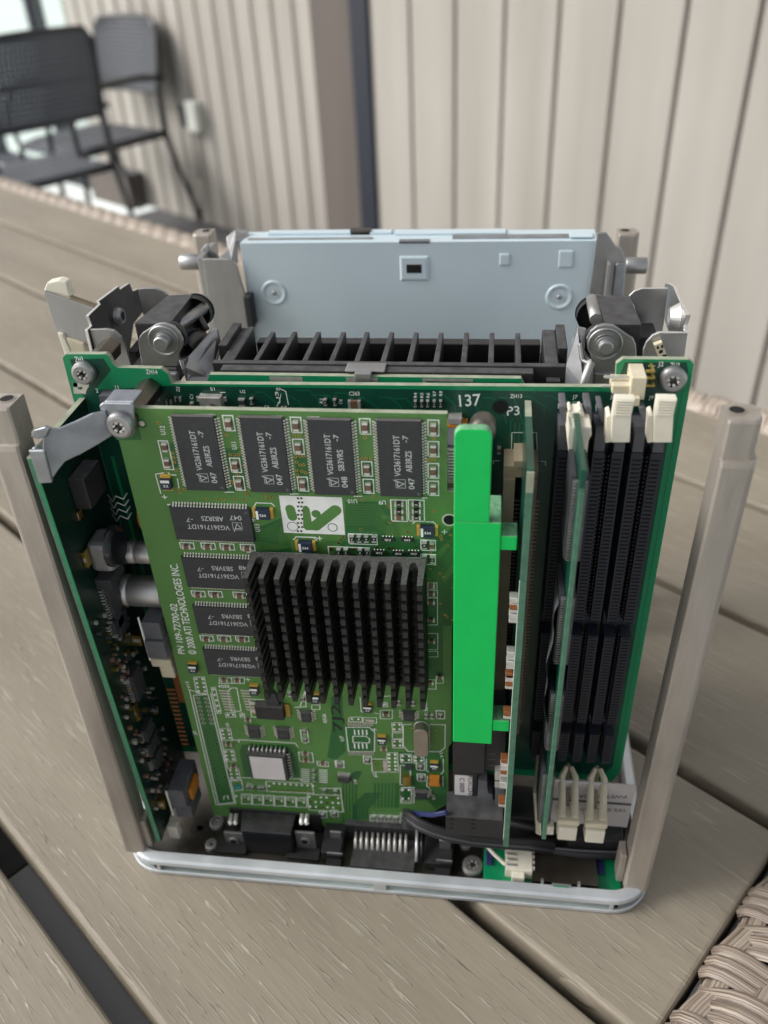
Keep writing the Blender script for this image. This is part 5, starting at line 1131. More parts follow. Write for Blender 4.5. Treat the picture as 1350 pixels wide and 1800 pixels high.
# ================================================================== video sockets under the graphics card
b = MB(); xa, xb = -10.2, 22.3; zt2 = PY('c', 700, 1045, 1.0).z - .2
b.box(xa, xb, .5, 3.5, -162.6, zt2, 'black_plastic', .2); xm0, xm1 = PY('c', 480, 1150, -4).x, PY('c', 858, 1150, -4).x
f0, f1 = PY('c', 492, 1205, -9).x, PY('c', 838, 1215, -9).x; zf = PY('c', 655, 1205, -9).z; z1a = zt2 - .6
b.hexa([(f0, -9, -162.6), (f1, -9, -162.6), (xm1, .49, -162.6), (xm0, .49, -162.6), (f0, -9, zf), (f1, -9, zf), (xm1, .49, z1a), (xm0, .49, z1a)], 'dark_gloss', {1: 'black_dusty'})
vg = b.build('video_socket', card, origin=(5, -4, -160), bevel=.5, seg=3, label='dark video socket with two metal ears')
for x in (440, 935):
    b = MB()
    for dx in (-18, 18):
        p = PY('c', x + dx, 1075, -2); q = PY('c', x + dx, 1145, -5); b.tube([p, (p.lerp(q, .5) + Vector((0, -1.2, 0))), q], [.7, .8, .9], 'solder', 8)
    p = PY('c', x, 1250, -6.5); b.box(p.x - 3.0, p.x + 3.6, -6.6, -5.8, -162.4, p.z + 3.6, 'aluminium'); b.lathe((p.x, -6.6, p.z - 1), (0, -1, 0), [(0, 1.9), (.5, 1.9), (.5, 1.1), (.1, 1.0)], 'aluminium', 20, ['aluminium', 'aluminium', 'hole', 'hole']); b.box(p.x - 6, p.x + 5, -10.5, -5.0, -163, -161.5, 'black_plastic')
    b.build('metal_ear', vg, origin=tuple(p), bevel=.2)
DD = lambda x, y, Y: PY('d', x, y, Y)
b = MB(); xa, xb = DD(45, 1150, -2).x, DD(945, 1200, -2).x; zt3 = DD(400, 1062, 0).z - .5
b.box(DD(190, 1080, 0).x, DD(690, 1080, 0).x, -1, 5, -162.6, zt3, 'black_plastic', 0, 'black_dusty'); b.box(DD(225, 1250, -9).x, DD(670, 1250, -9).x, -12.5, -1.01, -162.6, -160.5, 'black_plastic', 0, 'black_dusty')
b.box(xa, DD(190, 1150, -2).x - .05, -10, 3, -162.6, -157.5, 'black_plastic', .3); b.box(DD(740, 1150, -2).x, xb, -10, 3, -162.6, -158.5, 'black_plastic', .3)
ds = b.build('display_socket', card, origin=(42, -4, -160), bevel=.3, label='wide black display socket with a row of pins')
for i in range(10):
    xt = 262 + i * 39; b = MB(); p = DD(xt, 1118 + i * 2, -1.2); q = DD(xt - 4, 1230 + i * 2.5, -5.5); b.tube([p, p.lerp(q, .5) + Vector((0, -.5, .2)), q, q + Vector((0, 0, -2))], [.42, .5, .6, .6], 'tin', 7); b.build('pin', ds, origin=tuple(p))
b = MB()
for x in (688, 722): p = DD(x, 1110, -2); q = DD(x - 6, 1330, -10); b.tube([p, q], .55, 'solder' if x < 700 else 'dark_gloss', 6)
b.build('contact_strip', ds, origin=tuple(p))
for x in (125, 885):
    b = MB(); p = DD(x, 1120 + (x > 500) * 60, -3); b.box(p.x - 1.9, p.x + 1.9, -4.5, -3.8, p.z - 3.5, p.z + 2, 'steel', .1); q = DD(x - 5, 1250 + (x > 500) * 50, -9); b.box(q.x - 2.6, q.x + 2.6, -10.6, -10.05, q.z - .6, q.z + .8, 'steel'); b.box(q.x - 3, q.x + 2, -13, -10, -162.8, -160.8, 'black_plastic'); b.build('metal_clip', ds, origin=tuple(p), bevel=.2)

# ================================================================== power board at the left (component side faces +x)
XB = -30.0
L_ = lambda x, y, X=XB: PX('l', x, y, X)
M_ = lambda x, y, X=XB: PX('m', x, y, X)
b = MB(); b.box(XB - 1.6, XB, -12.6, 19.5 if False else YM - .1, -155.5, -4.6, 'board_edge'); b.box(XB + .001, XB + .03, -12.5, YM - .2, -155.3, -4.7, 'solder_mask_deep'); b.box(XB - 1.63, XB - 1.601, -12.5, YM - .2, -155.3, -4.7, 'board_green'); b.box(XB - 1.55, XB - .6, -12.75, -12.61, -155.2, -5, 'board_edge_green'); b.box(XB - .59, XB + .02, -12.78, -12.61, -155.2, -5, 'board_rim')
pw = b.build('power_board', core, origin=(XB, -12, -4))
def vbox(c, tl, tr, bot, depth, m, name, top=None, bev=.4, extra=None, xo=0):
    p = PX(c, *tl, XB + xo); y = p.y; x1 = PY(c, *tr, y).x; z0 = PY(c, *bot, y).z; b = MB(); b.box(XB + .04 + xo, x1, y, y + depth, z0, p.z, m, 0, top)
    if extra: extra(b, XB + xo, x1, y, z0, p.z)
    return b.build(name, pw, origin=(XB, y, p.z), bevel=bev), (XB + xo, x1, y, y + depth, z0, p.z)
vbox('l', (345, 285), (478, 288), (430, 520), 10, 'black_plastic', 'relay', 'black_dusty')
vbox('l', (478, 800), (668, 812), (600, 1025), 8.5, 'ferrite', 'inductor', None, 1.6)
def can(c, cx, cy, r_, x0_, x1_, yv, m='can_silver'):
    p = PY(c, cx, cy, yv); b = MB(); b.lathe((x0_, yv, p.z), (1, 0, 0), [(0, r_ * 1.02), (1.5, r_ * 1.02), (1.9, r_ * .96), (2.4, r_ * .96), (2.8, r_), (x1_ - x0_ - .4, r_), (x1_ - x0_, r_ * .9)], m, 32); b.lathe((x0_ - 1.2, yv, p.z), (1, 0, 0), [(0, r_ * 1.1), (1.15, r_ * 1.1)], 'black_plastic', 32)
    b.build('can_capacitor', pw, origin=(x0_, yv, p.z), bevel=.15)
can('l', 900, 1160, 4.6, PY('l', 800, 1160, 7).x, -16.4, 7.5); can('l', 900, 855, 3.3, PY('l', 850, 860, 9).x, -16.4, 9.0)
p = PY('l', 770, 810, -1.5); b = MB(); b.lathe((-23.4, -1.5, p.z), (1, 0, 0), [(0, 5.6), (1.6, 5.6), (2.0, 5.0)], 'dark_gloss', 32); b.build('wound_coil', pw, origin=(-24, 1.5, p.z))
p = PY('l', 850, 530, 12); b = MB()
b.tube([(-17.5, 12 + 4.0 * math.cos(a), p.z + 4.0 * math.sin(a)) for a in [k * math.pi / 10 for k in range(20)]], 1.9, 'orange', 10, close=True)
for k in range(4):
    a0 = PY('l', 670 + 12 * k, 400 + 52 * k, 5); b.tube([a0, a0 + Vector((1.4, -1, -1.6)), a0 + Vector((2.8, -1, .3)), a0 + Vector((4.4, -.6, -1.0)), a0 + Vector((5.6, 0, .6))], .24, 'steel', 6)
b.build('toroid', pw, origin=(-21, 1, p.z))
for c, x0, y0, x1, y1 in (('l', 455, 865, 520, 985), ('l', 850, 1520, 945, 1600), ('l', 420, 545, 455, 610), ('m', 540, 580, 590, 690), ('m', 480, 195, 510, 230), ('m', 715, 1260, 780, 1320)):
    p = PX(c, x0, y0, XB + .1); q = PY(c, x1, y1, p.y); b = MB(); b.box(p.x, q.x, p.y, p.y + 2.2, q.z, p.z, 'gold', 0); b.box(p.x + .2, q.x - .1, p.y - .1, p.y - .01, (q.z + p.z) / 2 - .6, (q.z + p.z) / 2 + .8, 'tin'); b.build('terminal', pw, origin=tuple(p), bevel=.15)
vbox('l', (560, 1080), (690, 1085), (600, 1160), 9, 'chip_black', 'integrated_circuit', 'black_dusty', .2)
# chips lying on the board with comb-like leads
for c, xs_, ys_, n in (('l', 600, 1150, 6), ('l', 650, 1290, 5), ('l', 700, 1440, 5), ('m', 495, 400, 9), ('m', 590, 790, 4), ('m', 625, 890, 4), ('m', 660, 990, 4), ('m', 360, 20, 3)):
    p = PX(c, xs_, ys_, XB + .5); b = MB(); pitch_ = 1.1; hh = n * pitch_
    b.box(XB + .05, XB + 2.2, p.y + 1.2, p.y + 7, p.z - hh, p.z + .6, 'chip_black')
    for i in range(n): b.box(XB + .06, XB + 1.2, p.y, p.y + .5, p.z - i * pitch_ - .25, p.z - i * pitch_ + .15, 'tin'); b.box(XB + .9, XB + 1.2, p.y + .5, p.y + 1.19, p.z - i * pitch_ - .25, p.z - i * pitch_ + .15, 'tin')
    b.build('integrated_circuit', pw, origin=tuple(p), bevel=.08)
b = MB()
for i in range(190):
    zz = random.uniform(-145, -58); yy = random.uniform(-11, 8); s = random.uniform(.4, .9)
    b.box(XB + .05, XB + random.uniform(.6, 1.6), yy, yy + s, zz, zz + s * 1.6, random.choice(('chip_black', 'solder', 'cap_brown', 'resistor_black', 'gold', 'tin')))
sm = b.build('surface_parts', pw, origin=(XB, 0, -95)); sm['kind'] = 'stuff'
vbox('l', (930, 1415), (1075, 1415), (1010, 1560), 8, 'slot_grey', 'connector', None, .4, lambda b, x0, x1, y, z0, z1: b.box(x0 - .5, x0 + .03, y - .3, y + .4, z0 - 8, z1 + 2, 'silk'), xo=8)
vbox('l', (955, 1565), (1110, 1562), (1040, 1700), 8, 'slot_grey', 'connector', None, .4, None, xo=8)
vbox('m', (665, 240), (810, 235), (740, 300), 5, 'ivory_old', 'ivory_connector', None, .5, lambda b, x0, x1, y, z0, z1: b.box(x0 + 2, x1, y + .5, y + 4, z0 - 5, z0 - .02, 'ivory_old'), xo=6)
vbox('m', (790, 1185), (905, 1190), (860, 1300), 13, 'slot_grey', 'transformer', 'slot_grey', .5, lambda b, x0, x1, y, z0, z1: (b.box(x0 - .6, x0 - .02, y - .4, y + .3, z0 - 5, z1, 'silk'), b.box(x0 + .5, x1 + .8, y + .5, y + 10, z0 - 6.5, z0 - .02, 'slot_grey'), b.box(x1 + .02, x1 + 1.2, y + 3, y + 10, z0, z1 - 3, 'orange')), xo=4)
vbox('m', (785, 1450), (855, 1435), (820, 1530), 3, 'ivory', 'ivory_plug', None, .4, None, xo=.6)
b = MB(); 
for i in range(14):
    p = PX('m', 790 + i * 8, 460 + i * 30, -22); b.box(p.x, p.x + 2.5, p.y, p.y + .5, p.z - .25, p.z + .25, 'copper')
b.box(-21, -18.5, PX('m', 860, 600, -22).y + 1, PX('m', 860, 600, -22).y + 4, -108, -78, 'copper'); b.build('pin_header', pw, origin=(-20, 0, -90))

# ---- steel bracket hooking the power board to the graphics card
A0 = Vector((-14.0, -1.2, 0)); B0 = Vector((-30.6, -13.2, 0)); nb = Vector((-(B0 - A0).y, (B0 - A0).x, 0)).normalized()
def onP(c, x, y):
    d = ray(*Z(c, x, y)); return CAM + d * ((A0 - CAM).dot(nb) / d.dot(nb))
b = MB(); arm = [onP('t', x, y) for x, y in ((560, 1030), (490, 1042), (400, 1085), (312, 1122), (262, 1120), (230, 1150), (225, 1260), (225, 1400), (270, 1400), (310, 1340), (345, 1296), (440, 1250), (520, 1205), (600, 1155))]
th_ = nb * (.9 if nb.y > 0 else -.9); b.prism(arm, th_, 'zinc')
T_ = lambda x, y, Y=-1.3: PY('t', x, y, Y)
b.prism([T_(528, 1030), T_(522, 1000), T_(540, 985), T_(690, 988), T_(705, 1005), T_(712, 1140), T_(690, 1166), T_(600, 1166), T_(575, 1110)], (0, .9, 0), 'zinc')
p = T_(540, 985); q = T_(695, 988); b.box(p.x, q.x, -.35, 6, p.z - .9, p.z, 'zinc')
h0 = PY('t', 150, 1232, -16); h1 = PY('t', 268, 1412, -16); hb = onP('t', 230, 1260)
hx = h0.x; b.prism([PY('t', 148, 1236, -16), PY('t', 232, 1236, -16), PY('t', 275, 1408, -16), PY('t', 205, 1412, -16)], (0, 1.0, 0), 'zinc'); b.box(hx + .2, hx + 1.2, -14.99, -12.95, h1.z + 1.5, h0.z - .1, 'zinc'); b.prism([PY('t', x, y, -11) for x, y in ((158, 1165), (178, 1128), (235, 1112), (262, 1122), (248, 1165), (200, 1178))], (0, 1.2, 0), 'zinc')
b.text('630-2827', onP('t', 370, 1245) - nb * .03, onP('t', 545, 1090) - nb * .03, 2.2, 'steel', n=tuple(-nb if nb.y > 0 else nb)); b.text('A 03', onP('t', 420, 1262) - nb * .03, onP('t', 470, 1222) - nb * .03, 1.7, 'steel', n=tuple(-nb if nb.y > 0 else nb))
br_ = b.build('mounting_bracket', core, origin=(-22, -8, 0), bevel=.35, seg=3)
p = PY('t', 632, 1106, -2.5); scr(br_, (p.x, -1.35, p.z), 3.35)
def hexbar(x, y0, y1, z, r=3.1):
    b = MB(); P = [(x + r * math.cos(R_(60 * k + 20)), y0, z + r * math.sin(R_(60 * k + 20))) for k in range(6)]; b.prism(P[::-1], (0, y1 - y0, 0), 'steel_dark' if False else 'base_plate_metal'); b.build('hex_spacer', core, origin=(x, y0, z), bevel=.25)
hexbar(PY('t', 632, 1106, -2.5).x + .6, -.3, YM - .05, PY('t', 632, 1106, -2.5).z)
p = PY('t', 590, 690, 33.5); hexbar(p.x, YM + 1.65, 33.5, p.z, 3.0)

# ================================================================== hinge brackets behind the board
def hinge(c, scale_x, Yh, f, mirror):
    """f(x, y, Y) maps crop pixels to the device; outline lists measured from the photograph"""
    pass
HH = lambda x, y, Y=34.0: PY('h', x, y, Y)
def ear(pts, pin, r_pin, f, name='hinge_ear', style=0):
    b = MB(); b.prism([f(x, y) for x, y in pts], (0, 1.2, 0), 'steel'); p = f(*pin)
    k = b
    # pressed ring and pin
    k.lathe((p.x, p.y - .02, p.z), (0, -1, 0), [(.0, 4.4), (.35, 4.1), (.0, 3.6), (.0, 2.0)], 'steel', 36)
    o = k.build(name, core, origin=tuple(p), bevel=.25)
    k = MB(); k.lathe((p.x, p.y, p.z), (0, -1, 0), [(0, 2.5), (.7, 2.5), (.7, 2.1), (2.4, 2.1), (2.7, 1.8)] if not style else [(0, 2.9), (.4, 2.9), (.4, 1.9), (1.0, 1.9), (1.0, 2.6), (1.4, 2.6), (1.4, 1.9), (2.6, 1.9), (2.8, 1.5)], 'steel', 28); k.build('hinge_pin', o, origin=tuple(p), bevel=.08); return o
left = [(527, 792), (510, 690), (495, 590), (505, 540), (530, 508), (640, 438), (680, 427), (725, 428), (800, 458), (850, 515), (875, 575), (875, 620), (836, 690), (845, 735), (828, 792)]
eL = ear(left, (712, 575), 0, HH)
def block(tf, tb_, Yf, f, name='hinge_block', hole=None):
    """dark plastic cheek: top face from front edge points to back edge points"""
    z = f(*tf[0], Yf).z; a = f(*tf[0], Yf); a2 = f(*tf[1], Yf); ob_ = [onZ(*Z(hole, *q), z) for q in tb_]
    b = MB(); P = [(a.x, Yf, z), (a2.x, Yf, z)] + [(q.x, q.y, z) for q in ob_]
    b.prism([(x, y, z - 17) for x, y, zz in P], (0, 0, 17), 'black_plastic'); return b, z, P
b, z, P = block(((460, 428), (760, 430)), ((960, 180), (748, 190)), 36.0, HH, hole='h')
for fcs in (): pass
b.face([(x, y, z + .02) for x, y, zz in P], 'black_dusty'); b.build('hinge_block', core, origin=P[0], bevel=.4)
def barrel(f, c, px0, r_, y0, y1, m='black_plastic'):
    p = f(*px0, y0); b = MB(); b.lathe((p.x, y0, p.z), (0, 1, 0), [(0, r_), (y1 - y0, r_)], m, 36); b.build('hinge_barrel', core, origin=tuple(p), bevel=.3)
barrel(HH, 'h', (765, 555), 4.3, 36, 38.5); p = HH(1000, 290, 56)
b = MB(); b.lathe((p.x - .8, 55, p.z - 1.5), (0, 1, 0), [(0, 4.6), (3, 4.6)], 'black_plastic', 36); b.lathe((p.x - .8, 58.05, p.z - 1.5), (0, 1, 0), [(0, 4.9), (.7, 4.9)], 'steel', 36); b.build('hinge_barrel', core, origin=tuple(p), bevel=.3)
p = HH(920, 400, 44); b = MB(); b.tube([(p.x - 5, 40, p.z - 2), (p.x + 1, 56, p.z - 1)], 1.6, 'steel', 12); b.tube([HH(985, 320, 54), HH(1020, 380, 52), HH(1075, 480, 50)], 1.0, 'steel_dark', 8); b.tube([HH(900, 640, 44), HH(980, 560, 48), HH(1060, 540, 50)], 2.6, 'steel_dark', 10); b.build('hinge_spring', core, origin=tuple(p))
# folded channel beside the ear
b = MB(); b.prism([HH(838, 735, 33), HH(880, 745, 33), HH(925, 715, 36), HH(1085, 510, 47), HH(1130, 470, 48), HH(1160, 480, 48), HH(1195, 640, 46), HH(1110, 920, 34), HH(905, 925, 31), HH(870, 820, 31)], (0, 1.5, 0), 'steel'); b.build('folded_channel', core, origin=tuple(HH(1000, 700, 36)), bevel=.3)
b = MB(); b.box(HH(440, 800).x, HH(835, 800).x, 33, 46, HH(600, 880).z, HH(600, 790).z, 'steel_dark'); b.box(HH(415, 620, 44).x, HH(500, 620, 44).x, 42, 52, HH(450, 800, 44).z, HH(450, 640, 44).z, 'black_plastic'); b.box(HH(755, 850, 32).x, HH(830, 850, 32).x, 31, 32.9, HH(800, 930, 32).z, HH(800, 838, 32).z, 'zinc'); b.build('hinge_base', core, origin=tuple(HH(600, 800)), bevel=.4)
# outer plate: bright curved front, dark serrated side reaching back
b = MB(); fr_ = [HH(65, 480, 36), HH(225, 474, 36), HH(290, 488, 36), HH(350, 545, 36), HH(390, 620, 36), HH(420, 720, 36), HH(440, 800, 36), HH(440, 830, 36), HH(120, 830, 36), HH(110, 690, 36)]
b.prism(fr_, (0, 1.0, 0), 'aluminium'); xs_ = HH(65, 480, 36).x + .6
side = [PX('h', x, y, xs_) for x, y in ((70, 478), (108, 448), (78, 362), (100, 338), (182, 262), (162, 238), (185, 222), (335, 110), (343, 138), (425, 84), (452, 152), (500, 133), (538, 330), (460, 430), (430, 640), (440, 790), (300, 830), (120, 690))]
b.prism(side, (-1.0, 0, 0), 'steel', cap='steel_dark', rim='solder'); k = b.build('hinge_plate', core, origin=tuple(side[0]), bevel=.2)
b = MB(); p = PX('h', 312, 365, xs_); b.lathe((xs_ + .02, p.y, p.z), (1, 0, 0), [(0, 4.2), (.1, 4.2), (.1, 2.6), (1.2, 2.4), (2.0, 2.0), (2.0, 1.3), (.3, 1.2)], 'steel_dark', 28, ['steel_dark', 'steel_dark', 'steel', 'steel', 'steel', 'steel', 'hole']); b.build('threaded_bush', k, origin=tuple(p))
b = MB(); pts = [HH(497, 133, 58), HH(560, 128, 58), HH(640, 128, 58), HH(700, 148, 58), HH(748, 186, 58), HH(700, 330, 58), HH(560, 420, 58), HH(530, 330, 58)]; b.prism(pts, (0, .9, 0), 'steel'); b.build('rear_flange', core, origin=tuple(pts[0]), bevel=.2)
# fan-side plate with white plastic clips, furthest left
T2 = lambda x, y, Y: PY('t', x, y, Y)
b = MB(); b.prism([T2(228, 395, 48), T2(500, 487, 48), T2(470, 560, 48), T2(480, 690, 48), T2(300, 620, 48)], (0, 1.0, 0), 'aluminium'); sp = b.build('switch_plate', core, origin=tuple(T2(300, 450, 48)), bevel=.25)
b = MB(); b.prism([T2(228, 395, 49.2), T2(245, 352, 49.2), T2(310, 338, 49.2), T2(348, 350, 49.2), T2(372, 432, 49.2)], (0, 3.5, 0), 'ivory'); b.prism([T2(300, 615, 47), T2(330, 622, 47), T2(385, 740, 47), T2(345, 745, 47)], (0, 3, 0), 'ivory'); b.prism([T2(345, 640, 47), T2(440, 672, 47), T2(455, 735, 47), T2(385, 735, 47)], (0, 3, 0), 'ivory_old')
b.build('ivory_clip', sp, origin=tuple(T2(300, 400, 48)), bevel=.4)
b = MB()
for i in range(13): p = T2(375 + i * 10, 428 + i * 3.4, 49.5); b.tube([p + Vector((.9 * math.cos(a), .9 * math.sin(a), 0)) for a in [0, 1.05, 2.1, 3.14, 4.2, 5.2]], .3, 'beige_slot', 5, close=True)
b.build('spring', sp, origin=tuple(T2(420, 440, 49)))

# right hinge
HR = lambda x, y, Y=34.0: PY('r', x, y, Y)
right = [(330, 905), (320, 790), (275, 700), (265, 600), (300, 530), (360, 485), (430, 470), (510, 480), (600, 535), (690, 595), (715, 650), (722, 780), (720, 905)]
eR = ear(right, (435, 650), 0, HR, style=1)
b, z, P = block(((440, 470), (768, 472)), ((660, 218), (340, 205)), 36.0, HR, hole='r'); b.face([(x, y, z + .02) for x, y, zz in P], 'black_dusty'); b.build('hinge_block', core, origin=P[0], bevel=.4)
barrel(HR, 'r', (405, 635), 4.6, 36, 38.5)
p = HR(320, 330, 56); b = MB(); b.lathe((p.x + .4, 53, p.z - 1), (0, 1, 0), [(0, 4.7), (3, 4.7)], 'black_plastic', 36); b.lathe((p.x + .4, 56.05, p.z - 1), (0, 1, 0), [(0, 5.0), (.7, 5.0)], 'steel', 36); b.build('hinge_barrel', core, origin=tuple(p), bevel=.3)
p = HR(340, 370, 46); b = MB(); b.tube([(p.x, 42, p.z), (p.x, 56, p.z)], 1.6, 'aluminium', 12); b.build('hinge_pin', core, origin=tuple(p))
b = MB(); b.prism([HR(180, 500, 38), HR(265, 520, 38), HR(250, 640, 38), HR(250, 740, 36), HR(320, 800, 34), HR(325, 830, 34), HR(240, 1050, 30), HR(60, 1050, 30), HR(80, 850, 34), HR(150, 600, 38)], (0, 1.5, 0), 'steel')
b.tube([HR(205, 640, 35), HR(225, 790, 34), HR(268, 820, 33), HR(318, 800, 33)], .7, 'aluminium', 8); b.tube([HR(310, 812, 33), HR(215, 1050, 29)], 1.1, 'aluminium', 10); b.build('folded_channel', core, origin=tuple(HR(200, 800, 34)), bevel=.3)
b = MB(); b.box(HR(330, 950).x, HR(760, 950).x, 33, 46, HR(500, 1060).z, HR(500, 900).z, 'steel'); b.box(HR(725, 620, 44).x, HR(905, 620, 44).x, 42, 52, HR(800, 800, 44).z, HR(800, 560, 44).z, 'black_plastic'); b.build('hinge_base', core, origin=tuple(HR(500, 950)), bevel=.4)
b = MB(); fr_ = [HR(780, 800, 33), HR(782, 700, 33), HR(812, 630, 33), HR(865, 570, 33), HR(930, 545, 33), HR(1190, 545, 33), HR(1150, 830, 33), HR(780, 830, 33)]
b.prism(fr_, (0, 1.0, 0), 'steel', rim='solder'); xs_ = HR(1190, 545, 33).x - .2
side = [PX('r', x, y, xs_) for x, y in ((1190, 540), (1148, 520), (1152, 470), (1180, 380), (1125, 285), (1100, 230), (1055, 120), (1010, 95), (985, 90), (940, 330), (1010, 530))]
b.prism(side, (1.0, 0, 0), 'steel', rim='solder')
k = b.build('hinge_plate', core, origin=tuple(side[0]), bevel=.2)
b = MB(); pts = [HR(650, 212, 56), HR(700, 165, 56), HR(770, 142, 56), HR(985, 140, 56), HR(1010, 140, 56), HR(960, 530, 56), HR(770, 550, 56), HR(700, 300, 56)]; b.prism(pts, (0, .9, 0), 'steel', rim='solder'); b.build('rear_flange', core, origin=tuple(pts[0]), bevel=.2)
b = MB(); p = HR(1030, 400, 45); b.lathe((xs_ - .05, p.y, p.z), (-1, 0, 0), [(0, 3.6), (.3, 3.4), (1.8, 2.6), (2.4, 2.2), (2.4, 1.4), (.5, 1.3)], 'solder', 28); b.build('threaded_bush', k, origin=tuple(p))
b = MB(); b.prism([HR(880, 660, 31), HR(955, 632, 31), HR(1010, 780, 31), HR(930, 790, 31)], (0, 1.8, 0), 'ivory_old')
for i, (x, y) in enumerate(((915, 680), (955, 670), (935, 720), (950, 715), (965, 760), (985, 755))): q = HR(x, y, 30.9); b.box(q.x - .25, q.x + .25, 30.9, 30.97, q.z - .4, q.z + .4, 'hole')
b.build('ivory_clip', k, origin=tuple(HR(940, 700, 31)), bevel=.3)

# ================================================================== processor board and its finned block
QQ = lambda x, y, Y: PY('q', x, y, Y)
SS = lambda x, y, Y: PY('s', x, y, Y)
xa, xb = QQ(85, 820, 21).x, SS(470, 615, 21).x; zt4 = QQ(300, 802, 21).z
b = MB(); b.prism([(xa, 21, zt4 - 3), (xa + 1.5, 21, zt4), (xb - 1.5, 21, zt4), (xb, 21, zt4 - 3), (xb, 21, -130), (xa, 21, -130)][::-1], (0, 1.6, 0), 'board_edge', cap='board_rim')
for x0_, x1_ in ((415, 580), (800, 960), (1185, 1440)): b.box(QQ(x0_, 830, 21).x, QQ(x1_, 830, 21).x, 20.93, 20.99, zt4 - 6, zt4 - .3, 'tin')
b.box(SS(460, 600, 21).x - 24, xb - 2, 20.9, 20.98, zt4 - 8, zt4 - 1, 'board_green')
b.build('processor_board', core, origin=(43, 21, zt4))
b = MB(); x0b, x1b = QQ(115, 780, 24).x, SS(612, 600, 24).x; ztb = QQ(300, 757, 25).z; ztb2 = ztb - .9
b.box(x0b + 3, x1b - 8, 22.8, 26, ztb - 3.2, ztb, 'black_plastic', 0, 'black_dusty'); b.box(x0b, x1b, 26.01, 28, ztb - 9, ztb + .4, 'black_plastic', 0, 'black_dusty')
xf = [QQ(434 + 0, 575, 54).x] ; zf_ = -2.0
tops = [479.7, 518, 559.8, 604, 645.5, 688.7, 732, 775.7, 820.4, 865, 910]
xsf = [onZ(x, 583, zf_).x for x in tops]
for x in xsf: b.hexa([(x - 1.0, 28.01, -45), (x + 1.0, 28.01, -45), (x + 1.0, 55, -45), (x - 1.0, 55, -45), (x - .8, 28.01, zf_ + .5), (x + .8, 28.01, zf_ + .5), (x + .7, 55, zf_), (x - .7, 55, zf_)], 'black_plastic', {1: 'black_dusty'})
xl_, xr_ = onZ(436, 578, zf_).x - 1.5, onZ(965, 578, zf_).x + 1.5
for x, s in ((xl_, 1), (xr_, -1)):
    b.box(min(x, x + s * 3.5), max(x, x + s * 3.5), 24, 56, -60, zf_ + .6, 'black_plastic', 0, 'black_dusty'); b.box(min(x - s * 2.5, x - s * .02), max(x - s * 2.5, x - s * .02), 40, 56, -12, zf_ + 2.2, 'black_plastic', 0, 'black_dusty')
b.box(xl_ + 3.6, xr_ - 3.6, 28.02, 56, -60, -46, 'heatsink'); b.box(xl_ + 3.6, xr_ - 3.6, 56.01, 60, -60, -6, 'black_plastic'); b.box(xl_, xr_, 60.01, 86, -157, -22, 'black_plastic'); b.box(xl_ + 3.6, xr_ - 3.6, 40, 60, -157, -60.1, 'black_plastic')
fb_ = b.build('finned_block', core, origin=(43, 40, -20), bevel=.25)
b = MB()
for x0_, x1_, y0_, y1_ in ((568, 640, 622, 700), (1098, 1250, 638, 760)): p = QQ(x0_, y0_, 88); q = QQ(x1_, y1_, 88); b.box(p.x, q.x, 86.5, 90, p.z - 16, p.z, 'ivory_old')
b.build('foam_pad', core, origin=(43, 88, -20), bevel=.5)
b = MB(); c1, c2 = QQ(797, 737, 24), QQ(998, 740, 24); b.box(c1.x, c2.x, 22, 26.6, ztb + .02, ztb + .7, 'steel'); c3, c4 = QQ(840, 800, 20), QQ(925, 800, 20); b.box(c3.x, c4.x, 20.2, 21.99, zt4 - 4.5, ztb + .7, 'steel'); b.box(c3.x - .8, c4.x + .6, 19.4, 20.19, zt4 - 5, zt4 - 3.6, 'steel'); b.build('spring_clip', core, origin=tuple(c1), bevel=.3)

# ================================================================== optical drive
YDr = 115.0
xa, xb = QQ(262, 130, YDr).x, SS(728, 103, YDr).x; ztd = QQ(600, 133, YDr).z; 
b = MB(); b.box(xa, xb, YDr, YDr + 12.5, -132, ztd, 'drive_blue')
b.box(xa + 2, xa + 46, YDr + 3, YDr + 4.2, ztd + .02, ztd + .5, 'aluminium'); b.box(xa + 8, xa + 52, YDr + 8, YDr + 11.5, ztd + .02, ztd + .9, 'drive_blue'); b.box(xa + 53, xb - 30, YDr + 7, YDr + 11.8, ztd + .02, ztd + .7, 'drive_blue'); b.box(xb - 48, xb - 6, YDr + 2.5, YDr + 6.5, ztd + .02, ztd + .35, 'zinc'); b.box(xb - 9, xb - 1.5, YDr + 1.5, YDr + 7, ztd + .36, ztd + .9, 'drive_blue')
for x0_, x1_ in ((800, 905), (1065, 1220)): b.box(QQ(x0_, 110, YDr).x, QQ(x1_, 110, YDr).x, YDr - .15 if x0_ > 900 else YDr + 8, YDr + 2 if x0_ > 900 else YDr + 11, ztd - .6, ztd + (.4 if x0_ > 900 else 1.6), 'steel_dark' if x0_ < 900 else 'zinc')
dr = b.build('optical_drive', core, origin=(49, YDr, ztd), bevel=.5, seg=3)
